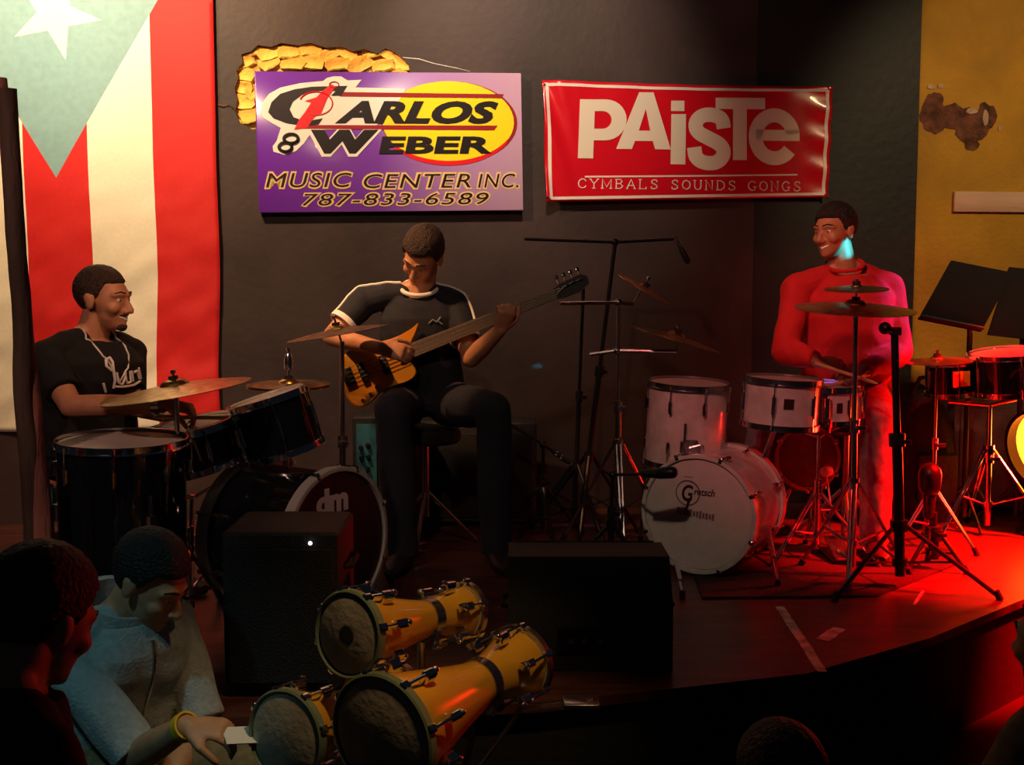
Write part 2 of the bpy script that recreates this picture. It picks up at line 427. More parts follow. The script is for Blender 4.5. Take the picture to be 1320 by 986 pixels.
rows = [(67, 322, 518, 27), (83, 316, 522, 30), (98, 315, 335, 24)]
k = 0
spots = []
for yy, xa, xb, st in rows:
    x = xa
    while x <= xb:
        spots.append((x + random.uniform(-4, 4), yy + random.uniform(-4, 4), st / 27.0)); x += st + random.uniform(-3, 3)
spots += [(313, 112, 1.0), (330, 118, 1.0), (314, 131, 1.1), (331, 140, 1.0), (318, 149, 1.0), (530 - 16, 98, 0.9)]
for x, y, s_ in spots:
    o = link('stone', stone_me[k % 6], None, wall_back, on_wall(x, y, -0.030))
    o.rotation_euler = (WROT @ Euler((random.uniform(-.2, .2), random.uniform(-.2, .2), random.uniform(-.5, .5))).to_matrix()).to_euler()
    o.scale = (1.15 * s_ * random.uniform(.9, 1.15), 1.0 * random.uniform(.85, 1.1), 1.0); k += 1
for cp in ([(277, 134), (287, 137), (296, 136), (303, 142), (309, 152)], [(519, 74), (540, 76), (560, 82), (590, 88), (606, 92)]):
    g = G(); g.tube([on_wall(x, y, 0.0005) for x, y in cp], [q_ * (1.0 if cp[0][0] < 400 else .35) for q_ in (0.004, 0.007, 0.005, 0.004, 0.002)], 6)
    part('crack', g, M_edge if cp[0][0] < 400 else M_wtrim, wall_back)

# black painted bay between the back wall and the ochre wall
uP = wuv(1181, 250)[0]
g = G(); g.box(wpt((uR + uP) / 2, 1.85, -0.076), (uP - uR, 3.7, 0.16), WROT)
tag(part('wall_panel', g, M_panel), 'black painted wall bay beside the ochre wall', None, None, 'structure')
# ochre wall further right
uE = uP + 3.2
g = G(); g.box(wpt((uP + uE) / 2, 1.85, -0.13), (uE - uP, 3.7, 0.16), WROT)
wall_right = tag(part('wall_right', g, M_ochre), 'mustard ochre plaster wall', None, None, 'structure')
# broken-off paint on the ochre wall
def blob(cx, cy, rx, ry, seed, n=22):
    return [(cx + rx * math.cos(t) * (1 + .35 * noise.noise(V((math.cos(t) * 1.7, math.sin(t) * 1.7, seed)))),
             cy + ry * math.sin(t) * (1 + .35 * noise.noise(V((math.cos(t) * 1.7, math.sin(t) * 1.7, seed + 5)))))
            for t in [2 * PI * i / n for i in range(n)]]
def wall_flake(name, cx, cy, rx, ry, seed, m, th, off=-0.05):
    g = G(); pl = [wall_uv(on_wall(x, y, off)) for x, y in blob(cx, cy, rx, ry, seed)]
    Mx = Matrix.Translation(WP + WN * off) @ WROT.to_4x4()
    g.prism(pl, 0.0, th, Mx); return part(name, g, m, wall_right)
for a in [(1203, 148, 17, 24, 1), (1228, 152, 18, 18, 2), (1252, 162, 22, 22, 3), (1271, 150, 12, 20, 4), (1252, 186, 10, 8, 5), (1208, 128, 9, 9, 6)]:
    wall_flake('bare_plaster', *a, M_peel, 0.002 + a[4] * 0.0003)
for a in [(1200, 112, 5, 3, 7), (1212, 111, 4, 3, 8), (1252, 143, 7, 4, 9), (1270, 152, 4, 9, 10), (1288, 165, 2, 4, 11)]:
    wall_flake('plaster_chip', *a, M_peelw, 0.0055)
# plank nailed to the ochre wall
off = -0.05
pa, pb = wall_uv(on_wall(1228, 247, off)), wall_uv(on_wall(1330, 279, off))
pq = wall_uv(on_wall(1229, 273, off))
g = G(); Lp = 1.5; Hh = pa[1] - pq[1]
g.box(wpt(pa[0] + Lp / 2, (pa[1] + pq[1]) / 2, off + 0.012), (Lp, Hh, 0.024), WROT, 0.006)
tag(part('wall_plank', g, M_plank, None, base=wpt(pa[0] + Lp / 2, pq[1], off)), 'pale pinkish wooden plank fixed flat to the ochre wall', 'plank')

# rug under the pearl kit
rp = [on_floor(*p) for p in [(905, 772), (1130, 770), (1235, 728), (1190, 668), (985, 672), (880, 705)]]
g = G(); g.prism([(p.x, p.y) for p in rp], 0.0, 0.008)
tag(part('rug', g, M_rug, None, base=(rp[0].x, rp[0].y, 0)), 'black rug lying under the white pearl drum kit', 'rug')
# tape strips on the stage boards
def strip(px0, px1, w, label):
    a, b = on_floor(*px0), on_floor(*px1); d = (b - a).normalized(); s = V((-d.y, d.x, 0)) * w / 2
    pts = []
    for i in range(7):
        q = a.lerp(b, i / 6) + s * (0.9 + 0.35 * noise.noise(V((i * 3.1, 2, 0)))); pts.append((q.x, q.y))
    for i in range(6, -1, -1):
        q = a.lerp(b, i / 6) - s * (0.9 + 0.35 * noise.noise(V((i * 2.3, 8, 0)))); pts.append((q.x, q.y))
    g = G(); g.prism(pts, 0.0, 0.0015)
    tag(part('tape_strip', g, M_tape, None, base=(a.x, a.y, 0)), label, 'tape')
strip((1005, 782), (1060, 866), 0.035, 'long worn strip of white tape on the stage boards')
strip((1060, 825), (1082, 810), 0.05, 'short torn scrap of white tape beside the long tape strip')
strip((1178, 780), (1190, 762), 0.012, 'thin white tape sliver between the black tripod legs')

# ================================================================== FLAG
ua, ub = wuv(35, 300)[0], wuv(282, 300)[0]
stp = (ub - ua) / 3.0
fu1 = ub; fu0 = ub - 5 * stp; FW = 5 * stp
zap = wuv(78, 230)[1]; zb = wuv(20, 556)[1]
ztop = zap + 0.866 * FW
um = (fu0 + fu1) / 2
bm = bmesh.new()
NX, NZ = 60, 96
vv = [[bm.verts.new((fu0 + FW * i / NX, zb + (ztop - zb) * j / NZ, 0)) for i in range(NX + 1)] for j in range(NZ + 1)]
for j in range(NZ):
    for i in range(NX): bm.faces.new((vv[j][i], vv[j][i + 1], vv[j + 1][i + 1], vv[j + 1][i]))
def cut(p, q):
    d = V((q[0] - p[0], q[1] - p[1], 0)); nrm = V((-d.y, d.x, 0)).normalized()
    bmesh.ops.bisect_plane(bm, geom=bm.verts[:] + bm.edges[:] + bm.faces[:], plane_co=V((p[0], p[1], 0)), plane_no=nrm, dist=1e-6)
cut((um, zap), (fu0, ztop)); cut((um, zap), (fu1, ztop))
for i in range(1, 5): cut((fu0 + stp * i, 0), (fu0 + stp * i, 1))
sc = wuv(72, 20); sr = abs(wuv(133, 25)[0] - sc[0])
sp_ = [(sc[0] + sr * math.cos(math.radians(-78 + 72 * i)), sc[1] + sr * math.sin(math.radians(-78 + 72 * i))) for i in range(5)]
for i in range(5): cut(sp_[i], sp_[(i + 2) % 5])
def in_tri(x, z): return abs(x - um) < (z - zap) / (ztop - zap) * FW / 2
def in_star(x, z):
    c = 0
    for i in range(5):
        a, b = sp_[i], sp_[(i + 2) % 5]
        f = lambda px, pz: (b[0] - a[0]) * (pz - a[1]) - (b[1] - a[1]) * (px - a[0])
        if f(x, z) * f(*sc) >= 0: c += 1
    return c >= 4
for f in bm.faces:
    c = f.calc_center_median()
    if in_star(c.x, c.y): f.material_index = 1
    elif in_tri(c.x, c.y): f.material_index = 2
    else: f.material_index = 0 if int((c.x - fu0) / stp) % 2 == 0 else 1
for v in bm.verts:
    u, z = v.co.x, v.co.y; low = max(0, min(1, (zap + 0.3 - z) / 1.2))
    d = 0.028 + 0.010 * math.sin((u - fu0) * 9 + 0.6 * math.sin(z * 2.0)) + 0.014 * low * noise.noise(V((u * 2.2 + z * 1.6, z * 4.5 - u * 3.5, 3)))
    d += 0.012 * low * noise.noise(V((u * 6 + z * 3, z * 9 - u * 6, 9)))
    uu = u + 0.012 * low * math.sin(z * 5 + 1)
    v.co = wpt(uu, z, max(d, 0.006))
fo = wpt(um, zb, 0.02)
for v in bm.verts: v.co -= fo
me = bpy.data.meshes.new('flag'); bm.to_mesh(me); bm.free(); me.shade_smooth()
flag = link('flag', me, [M_fred, M_fwht, M_fblu], None, fo)
sm = flag.modifiers.new('cloth', 'SOLIDIFY'); sm.thickness = 0.002
tag(flag, 'red and white striped flag with a white star on a pale blue triangle', 'flag')

# ================================================================== SIGNS
def quad_frame(corners, roll, off):
    tl, tr, br, bl = [on_wall(x, y, off) for x, y in corners]
    c = (tl + tr + br + bl) / 4
    W = ((tr - tl).length + (br - bl).length) / 2; H = ((tl - bl).length + (tr - br).length) / 2
    R = WROT @ Matrix.Rotation(roll, 3, 'Z')
    (x0, y0), (x1, y1), (x2, y2), (x3, y3) = corners
    def L(px, py):
        u, v = 0.5, 0.5
        for _ in range(8):
            xl = x0 + (x3 - x0) * v; xr = x1 + (x2 - x1) * v; u = (px - xl) / (xr - xl)
            yt = y0 + (y1 - y0) * u; yb = y3 + (y2 - y3) * u; v = (py - yt) / (yb - yt)
        return ((u - .5) * W, (.5 - v) * H)
    return c, W, H, R, L
def lbox(L, x0, y0, x1, y1):
    a = L(x0, y1); b = L(x1, y0); return (a[0], a[1], b[0], b[1])

c, W, H, R, L = quad_frame([(327, 93), (671, 93), (675, 268), (335, 277)], math.radians(1.0), 0.05)
sg = thing('shop_sign', 'glossy purple music shop sign with yellow oval hung over broken plaster', 'sign', c, R)
g = G(); g.box((0, 0, -0.018), (W, H, 0.036), None, 0.004); part('sign_board', g, M_sign, sg, True)
def poly_part(name, pts, m, z0, z1, root=sg, LL=None):
    LL = LL or L
    g = G(); g.prism([LL(*p) for p in pts], z0, z1); return part(name, g, m, root, True)
def ellpts(cx, cy, rx, ry, n=48, a0=0, a1=360):
    return [(cx + rx * math.cos(math.radians(a0 + (a1 - a0) * i / n)), cy + ry * math.sin(math.radians(a0 + (a1 - a0) * i / n))) for i in range(n if a1 - a0 == 360 else n + 1)]
poly_part('oval_outline', ellpts(578, 157, 88.5, 53), M_sred, 0.0, 0.0008)
poly_part('yellow_oval', ellpts(576, 156, 86, 52), M_syel, 0.0, 0.0016)
poly_part('red_swoosh', ellpts(575, 156, 88, 56, 30, 28, 142) + ellpts(575, 150, 90, 56, 30, 28, 142)[::-1], M_srd2, 0.0, 0.0022)
poly_part('white_logo_backing', [(335, 146), (338, 133), (346, 122), (360, 114), (385, 108), (414, 105), (419, 101), (427, 99), (437, 99), (445, 104), (463, 103), (455, 113),
    (520, 114), (513, 127), (480, 164), (474, 166), (402, 168), (390, 186), (380, 196), (366, 201), (352, 197), (351, 190), (356, 183), (361, 166), (350, 160), (340, 154)], M_swht, 0.0, 0.0026)
poly_part('red_bar', [(437, 119), (648, 120), (645, 125), (435, 125)], M_sred, 0.0, 0.0034)
poly_part('red_bar', [(384, 162), (640, 160), (636, 166), (380, 167)], M_sred, 0.0, 0.0034)
# W with a white edge, then the letters
text_part('letter_backing', 'W', lbox(L, 395, 166, 490, 203), M_swht, sg, 0.0, 0.12, 0.10, 1, 0.0030)
text_part('letter', 'W', lbox(L, 400, 167, 485, 199), M_sblk, sg, 0.0, 0.12, 0.075, 1, 0.0046)
text_part('lettering', 'ARLOS', lbox(L, 429, 129, 641, 160), M_sblk, sg, 0.0, 0.30, 0.05, 1.04, 0.0042)
text_part('lettering', 'EBER', lbox(L, 486, 174, 632, 198), M_sblk, sg, 0.0, 0.10, 0.04, 1.02, 0.0046)
poly_part('letter', [(345, 146), (349, 133), (360, 122), (378, 116), (400, 112.5), (445, 111), (437, 124), (424, 124), (430, 118), (408, 118), (388, 123), (376, 132), (372, 142), (377, 152), (392, 157.5), (414, 153), (409, 161), (392, 164), (368, 160), (352, 154)], M_sblk, 0.0, 0.0040)
# the small red guitarist across the C
poly_part('guitarist_figure', [(413, 118), (424, 109), (430, 112), (419, 128), (412, 146), (403, 152), (394, 166), (378, 168), (384, 155), (391, 146), (399, 133), (391, 131), (406, 126)], M_srd2, 0.0, 0.0052)
g = G(); pts = [V((*L(x, y), 0.004)) for x, y in ellpts(405, 134, 21, 15, 28, 200, 470)]; g.tube(pts, 0.0035, 6); part('guitarist_cable', g, M_srd2, sg, True)
g = G(); pts = [V((*L(x, y), 0.004)) for x, y in ellpts(428, 110, 6, 4, 16)]; pts.append(pts[0]); g.tube(pts, 0.0028, 6); part('guitarist_head', g, M_sred, sg, True)
for (cx, cy, rx, ry) in ((374, 180, 9, 6), (367, 191, 8, 6)):
    g = G(); pts = [V((*L(x, y), 0.004)) for x, y in ellpts(cx, cy, rx, ry, 18)]; pts += pts[:2]; g.tube(pts, 0.0085, 6); part('guitarist_leg', g, M_sblk, sg, True)
for body, bx_ in (('MUSIC', (343, 223, 451, 244)), ('CENTER', (467, 222, 605, 243)), ('INC.', (615, 221, 668, 240)), ('787-833-6589', (389, 246, 629, 267))):
    a = lbox(L, *bx_)
    text_part('lettering_edge', body, a, M_sgld, sg, 0.0, 0.22, 0.055, 1.12, 0.0016, grow=0.009)
    text_part('lettering', body, a, M_sblk, sg, 0.0, 0.22, 0.0, 1.12, 0.0030)

c, W, H, R, L = quad_frame([(697, 107), (1071, 110), (1066, 254), (705, 260)], math.radians(0.6), 0.030)
bn = thing('cymbal_banner', 'red vinyl banner with cream lettering pinned to the dark wall', 'banner', c, R)
def bdisp(x, y):
    e = max(0.0, 1 - (x + W / 2) / 0.17); t = max(0.0, 1 - (H / 2 - y) / 0.12); r = max(0.0, 1 - (W / 2 - x) / 0.16)
    return 0.012 + 0.016 * e * math.sin(x * 42 + y * 16) + 0.008 * max(0, t - .35) * math.sin(x * 24 + y * 8 + 1) + 0.007 * r * math.sin(y * 40 + x * 10) \
        + 0.006 * math.sin(x * 5 + y * 7) * e
def bsurf(g, lift=0.0):
    g.v = [V((p.x, p.y, p.z + bdisp(p.x, p.y) + lift)) for p in g.v]; return g
nx, ny = 90, 36
g = G(); vs_ = []; x4 = [(-W / 2 - .004, H / 2 + .012), (W / 2 + .012, H / 2 - .004), (W / 2 - .006, -H / 2 + .012), (-W / 2 + .006, -H / 2 - .012)]
def sag(u): return -0.016 * math.sin(PI * u)
for j in range(ny + 1):
    for i in range(nx + 1):
        u, v = i / nx, j / ny
        a = V(x4[0]).lerp(V(x4[1]), u); b = V(x4[3]).lerp(V(x4[2]), u); p = a.lerp(b, v)
        vs_.append(V((p.x, p.y + sag(u) * (1 - v) * 0.6, 0)))
g.add(vs_, [[j * (nx + 1) + i, j * (nx + 1) + i + 1, (j + 1) * (nx + 1) + i + 1, (j + 1) * (nx + 1) + i] for j in range(ny) for i in range(nx)])
bo = part('banner_sheet', bsurf(g), M_bred, bn, True); mo = bo.modifiers.new('vinyl', 'SOLIDIFY'); mo.thickness = 0.0015; mo.offset = -1
def bann_xy(u, v):
    a = V(x4[0]).lerp(V(x4[1]), u); b = V(x4[3]).lerp(V(x4[2]), u); p = a.lerp(b, v); return V((p.x, p.y + sag(u) * (1 - v) * 0.6, 0))
g = G()
def strip_on(u0, v0, u1, v1, du, dv, n=60):
    vs_ = []
    for i in range(n + 1):
        t = i / n; u = u0 + (u1 - u0) * t; v = v0 + (v1 - v0) * t
        vs_ += [bann_xy(u - du, v - dv), bann_xy(u + du, v + dv)]
    g.add(vs_, [[2 * i, 2 * i + 1, 2 * i + 3, 2 * i + 2] for i in range(n)])
for q in ((.012, .035, .985, .035, 0, .012), (.016, .972, .985, .972, 0, .012), (.015, .035, .018, .972, .0055, 0), (.983, .035, .983, .972, .006, 0)): strip_on(*q)
strip_on(.135, .795, .885, .795, 0, .007)
part('printed_line', bsurf(g, 0.0025), M_bpnk, bn, True)
def bann_text(body, box, off, m=M_bwht, name='letter'):
    o = text_part(name, body, lbox(L, *box), m, bn, 0.0, 0, off, 1, 0.0012)
    for v in o.data.vertices: v.co.z += bdisp(v.co.x, v.co.y) + 0.0014
# the six big letters, each an outline of its own
def zl(x, y): return L(680 + x / 3.143, 80 + y / 3.143)
def arc(cx, cy, rx, ry, a0, a1, n=14): return [(cx + rx * math.cos(math.radians(a0 + (a1 - a0) * i / n)), cy + ry * math.sin(math.radians(a0 + (a1 - a0) * i / n))) for i in range(n + 1)]
def big_letter(loops=(), ribbons=()):
    g = G()
    for lp in loops:
        pl = [[V((*zl(*p), 0)) for p in q] for q in lp]; flat = [p for q in pl for p in q]; n = len(flat)
        vs_ = [p.copy() for p in flat] + [p + V((0, 0, .0012)) for p in flat]; fs = []
        for t in tessellate_polygon(pl): fs += [[t[0], t[1], t[2]], [n + t[0], n + t[1], n + t[2]]]
        o = 0
        for q in pl:
            m_ = len(q); fs += [[o + i, o + (i + 1) % m_, n + o + (i + 1) % m_, n + o + i] for i in range(m_)]; o += m_
        g.add(vs_, fs)
    for pts, w in ribbons:
        rings = []
        for i, p in enumerate(pts):
            a, b = V(pts[max(0, i - 1)]), V(pts[min(len(pts) - 1, i + 1)]); d = (b - a).normalized(); nn = V((-d.y, d.x)) * w / 2
            l_, r_ = zl(p[0] + nn.x, p[1] + nn.y), zl(p[0] - nn.x, p[1] - nn.y)
            rings.append([V((*l_, 0)), V((*r_, 0)), V((*r_, .0012)), V((*l_, .0012))])
        g.loft(rings)
    bsurf(g, .0028); part('letter', g, M_bwht, bn, True)
def smooth_path(p, n=2):
    for _ in range(n):
        o = [p[0]]
        for a, b in zip(p[:-1], p[1:]): o += [(a[0] * .75 + b[0] * .25, a[1] * .75 + b[1] * .25), (a[0] * .25 + b[0] * .75, a[1] * .25 + b[1] * .75)]
        p = o + [p[-1]]
    return p
rect = lambda x0, y0, x1, y1: [(x0, y0), (x1, y0), (x1, y1), (x0, y1)]
big_letter([[[(200, 155)] + arc(304, 238, 84, 83, -90, 90) + [(260, 321), (260, 395), (200, 395)], [(260, 203)] + arc(292, 238, 36, 36, -90, 90) + [(260, 274)]]])
big_letter([[[(350, 355), (436, 125), (494, 125), (568, 355), (505, 355), (495, 322), (424, 322), (412, 355)], [(464, 192), (438, 280), (484, 280)]]])
big_letter([[rect(566, 158, 620, 200)], [rect(568, 212, 627, 415)]])
big_letter([], [(smooth_path([(782, 268), (776, 228), (735, 212), (690, 216), (664, 246), (672, 284), (720, 308), (772, 334), (786, 372), (756, 408), (704, 410), (668, 388), (662, 345)], 2), 58)])
big_letter([[rect(748, 145, 952, 190)], [rect(820, 190, 876, 395)]])
big_letter([[rect(915, 272, 1094, 316)]], [(arc(990, 300, 78, 86, 38, 352, 40), 56)])
# small serif capitals
SER = {'C': [[(.9, .75), (.75, .95), (.45, 1), (.15, .8), (.08, .5), (.15, .2), (.45, 0), (.75, .05), (.92, .25)]],
       'Y': [[(.05, 1), (.5, .5), (.5, 0)], [(.95, 1), (.5, .5)], [(.3, 0), (.7, 0)], [(-.05, 1), (.2, 1)], [(.8, 1), (1.05, 1)]],
       'M': [[(.1, 0), (.1, 1), (.5, .15), (.9, 1), (.9, 0)], [(-.02, 0), (.24, 0)], [(.74, 0), (1.02, 0)]],
       'B': [[(.15, 0), (.15, 1), (.6, 1), (.8, .78), (.6, .53), (.15, .53)], [(.6, .53), (.9, .27), (.62, 0), (.02, 0)], [(.02, 1), (.2, 1)]],
       'A': [[(.05, 0), (.5, 1), (.95, 0)], [(.25, .35), (.75, .35)], [(-.05, 0), (.18, 0)], [(.8, 0), (1.06, 0)]],
       'L': [[(.2, 1), (.2, 0), (.9, 0), (.9, .22)], [(.05, 1), (.36, 1)], [(.05, 0), (.2, 0)]],
       'S': [[(.82, .76), (.75, .95), (.5, 1), (.22, .88), (.22, .66), (.5, .52), (.8, .36), (.82, .14), (.5, 0), (.2, .06), (.14, .28)]],
       'O': [[(.5, 1), (.15, .82), (.05, .5), (.15, .18), (.5, 0), (.85, .18), (.95, .5), (.85, .82), (.5, 1)]],
       'U': [[(.15, 1), (.15, .3), (.3, .05), (.5, 0), (.72, .05), (.86, .3), (.86, 1)], [(0, 1), (.3, 1)], [(.72, 1), (1, 1)]],
       'N': [[(.15, 0), (.15, 1), (.86, 0), (.86, 1)], [(0, 0), (.3, 0)], [(.72, 1), (1, 1)], [(0, 1), (.15, 1)]],
       'D': [[(.15, 0), (.15, 1), (.55, 1), (.9, .75), (.95, .5), (.9, .25), (.55, 0), (.02, 0)], [(.02, 1), (.2, 1)]],
       'G': [[(.88, .78), (.72, .95), (.45, 1), (.15, .8), (.06, .5), (.15, .2), (.45, 0), (.8, .08), (.85, .4)], [(.62, .4), (1, .4)]]}
xx = 745.0
for ch in 'CYMBALS SOUNDS GONGS':
    if ch == ' ': xx += 11.5; continue
    w = 11.0 if ch not in 'M' else 13.5
    g = G()
    for pl in SER[ch]:
        p3 = []
        for a, b in pl:
            q = L(xx + a * w, 244.5 - b * 12.0); p3.append(V((q[0], q[1], bdisp(*q) + 0.0025)))
        g.tube(p3, 0.0032 if len(pl) > 2 else 0.0024, 5)
    part('letter', g, M_bpnk, bn, True)
    xx += w + 3.6
for x, y in ((699, 110), (1069, 113), (1064, 251), (707, 257)):
    q = L(x, y); g = G(); g.lathe([(0, .010), (.006, .010), (.007, .014), (.004, .018), (0, .018)], 10, Matrix.Translation((q[0], q[1], bdisp(*q) - 0.008)))
    part('nail_head', g, M_dchrome, bn, True)

# ================================================================== INSTRUMENT BUILDERS
def drum(name, label, cat, top, axis, r, depth, shell, nlug, head=None, res=None, hoop_m=None, hint=V((0, 0, 1)), group=None, wood_hoop=False, lug_m=None, a0=0.0, hoop_h=None, full_lug=False):
    """top = centre of the batter head, axis points out of it. Local z = axis."""
    head = head or M_head; res = res or M_headdim; hoop_m = hoop_m or M_chrome; lug_m = lug_m or M_chrome
    ax = V(axis).normalized(); R = rot_z_to(ax, hint)
    o = thing(name, label, cat, V(top) - ax * depth, R, group)
    D = depth
    g = G(); g.lathe([(r, 0.004), (r, D - 0.004), (r - 0.007, D - 0.002), (r - 0.008, 0.002)], 44, closed=True); part('shell', g, shell, o, True)
    hh = hoop_h or (0.042 if wood_hoop else 0.024)
    for nm, z, s_, hm in (('batter_head', D, 1, head), ('resonant_head', 0.0, -1, res)):
        g = G(); g.lathe([(0, z), (r * .5, z + s_ * .001), (r - .006, z), (r + .003, z - s_ * .010), (r + .0015, z - s_ * .012), (r - .008, z - s_ * .003), (0, z - s_ * .002)], 44); part(nm, g, hm, o, True, sharp=30)
    for nm, z, s_ in (('batter_hoop', D, 1), ('resonant_hoop', 0.0, -1)):
        if wood_hoop: pr = [(r + .001, z - s_ * hh * .75), (r + .016, z - s_ * hh * .75), (r + .017, z + s_ * hh * .22), (r + .012, z + s_ * hh * .27), (r + .002, z + s_ * hh * .25)]
        else: pr = [(r + .0045, z - s_ * hh * .62), (r + .011, z - s_ * hh * .62), (r + .0105, z - s_ * hh * .45), (r + .0065, z - s_ * hh * .42), (r + .0065, z + s_ * hh * .38), (r + .0085, z + s_ * hh * .42), (r + .003, z + s_ * hh * .42), (r + .003, z - s_ * hh * .4)]
        g = G(); g.lathe(pr, 44, closed=True); part(nm, g, hoop_m, o, True)
    # lugs: one rounded casting on the shell each, with its rods running to both hoops
    lh = min(0.075, D * .45) if not full_lug else D * .62
    first = None
    def lug_mesh(zc, hgt):
        g = G(); g.box((r + .009, 0, zc), (.016, .018, hgt), None, .0045); g.tube([(r + .016, 0, zc - hgt * .62), (r + .016, 0, zc + hgt * .62)], .0048, 8); return g
    if full_lug or D < 0.24: zs = [D / 2]; lhs = [min(lh, D * .5)]
    else: zs = [D - .085, .085]; lhs = [.045, .045]
    for zc, lhh in zip(zs, lhs):
        lo = None
        for k in range(nlug):
            a = 2 * PI * (k + a0) / nlug
            if lo is None: lo = part('lug', lug_mesh(zc, lhh), lug_m, o, True); lo.rotation_euler = (0, 0, a)
            else: share(lo, o, None, (0, 0, a))
    for s_, z in ((1, D), (-1, 0.0)):
        zl = zs[0] if s_ > 0 else zs[-1]
        ro = None
        rr = r + (.024 if wood_hoop else .016)
        g = G(); g.tube([(rr, 0, zl), (rr, 0, z - s_ * .004)], .0028, 6); g.tube([(rr, 0, z - s_ * .012), (rr, 0, z + s_ * .004)], .0055, 6)
        if wood_hoop: g.box((rr - .008, 0, z + s_ * .006), (.024, .016, .012), None, .003)
        for k in range(nlug):
            a = 2 * PI * (k + a0) / nlug
            if ro is None: ro = part('tension_rod', g, lug_m, o, True); ro.rotation_euler = (0, 0, a)
            else: share(ro, o, None, (0, 0, a))
    return o

def cymbal(label, c, normal, r, m=None, group=None, name='cymbal', bell=0.19):
    R = rot_z_to(normal); o = thing(name, label, 'cymbal', c, R, group)
    rb = r * bell; hb = rb * .42; bow = r * .085
    prof = [(.006, hb)] + [(rb * math.sin(t), hb * math.cos(t)) for t in (.35, .7, 1.05, 1.4)] + [(rb * 1.05, -.001)] + [(rb + (r - rb) * k / 8, -bow * (k / 8) ** 1.5 - .001) for k in range(1, 9)]
    prof += [(a, b - .0022) for a, b in prof[::-1]]
    g = G(); g.lathe(prof, 56, closed=True, M=Matrix.Translation((0, 0, 0.0012))); part('cymbal_plate', g, m or M_bronze, o, True, sharp=25)
    g = G(); g.lathe([(.005, hb), (.016, hb), (.016, hb + .010), (.005, hb + .010)], 14, closed=True); part('felt_washer', g, M_rubber, o, True)
    return o

def stand(name, label, cat, base, top, m=M_chrome, spread=0.26, h_leg=0.30, legs=(90, 210, 330), r=0.0125, double=True, group=None, boom=None, rod=None, foot_m=None, splay_z=0.0, floor=0.0, knob=True):
    """tripod stand: base = point on the floor under the pipe, top = pipe end; boom = list of (from, to) arms."""
    base = V(base); top = V(top); o = thing(name, label, cat, base, None, group)
    b0 = base + V((0, 0, 0.05)); d = (top - b0); Lg = d.length
    mid = b0 + d * min(0.55, 0.75 / Lg)
    g = G(); g.tube([b0, mid], r, 12); part('lower_pipe', g, m, o)
    g = G(); g.tube([mid - d.normalized() * .05, top], r * .72, 10); part('upper_pipe', g, m, o)
    g = G(); g.tube([mid - d.normalized() * .02, mid + d.normalized() * .03], r * 1.55, 12); part('collar', g, M_black if m is M_bmetal else m, o)
    if knob:
        g = G(); q = mid + V((0, -r * 1.4, 0.005)); g.tube([q, q + V((.01, -.03, 0))], .005, 8); g.box(q + V((.012, -.036, 0)), (.040, .008, .016), None, .003); part('wing_nut', g, m, o)
    hub = b0 + d.normalized() * h_leg
    g = G(); g.tube([hub - d.normalized() * .022, hub + d.normalized() * .022], r * 1.7, 12); part('leg_hub', g, m, o)
    slide = b0 + d.normalized() * (h_leg * .28)
    g = G(); g.tube([slide - d.normalized() * .014, slide + d.normalized() * .014], r * 1.5, 12); part('slide_collar', g, m, o)
    for a in legs:
        t = math.radians(a); u = V((math.cos(t), math.sin(t), 0))
        foot = V((base.x, base.y, floor)) + u * spread + V((0, 0, .012)); h0 = hub + u * r * 1.4
        sd = V((-u.y, u.x, 0)) * .010
        g = G()
        if double:
            for s_ in (-1, 1): g.tube([h0 + sd * s_, foot + sd * s_ * .4], .0052, 6)
        else: g.tube([h0, foot], .009, 8)
        mp = h0.lerp(foot, .52); g.tube([slide + u * r, mp], .0048, 6)
        lg = part('leg', g, m, o)
        g = G(); g.tube([foot + V((0, 0, .022)) - u * .012, foot - V((0, 0, .012)) + u * .006], .013, 10); part('rubber_foot', g, M_rubber, lg)
    for arm in (boom or []):
        g = G(); g.tube(arm, r * .55, 8); part('boom_arm', g, m, o)
        g = G(); g.ell(arm[1] if len(arm) > 2 else V(arm[0]).lerp(V(arm[1]), .45), (.018, .018, .018), None, 10, 6); part('boom_joint', g, m, o)
    for rd in (rod or []):
        g = G(); g.tube(rd, .0042, 8); g.tube([V(rd[1]) - (V(rd[1]) - V(rd[0])).normalized() * .012, V(rd[1])], .009, 8); part('cymbal_rod', g, m, o)
    return o
def tilted(px_tilt, toward=0.0):
    """normal of a cymbal: sideways slope (radians, + = right side lower) and lean towards the camera"""
    n = V((math.sin(px_tilt), -math.sin(toward), 1)); return n.normalized()

# ================================================================== WHITE PEARL KIT (right)
BD = at(900, 663, 4.65); BN = V((-0.49, -0.87, 0.0)).normalized()
bd = drum('bass_drum', 'white pearl bass drum with pale printed front head', 'drum', BD, BN, 0.228, 0.40, M_pearl, 8, M_head, M_headdim, M_pearl, wood_hoop=True, a0=.5)
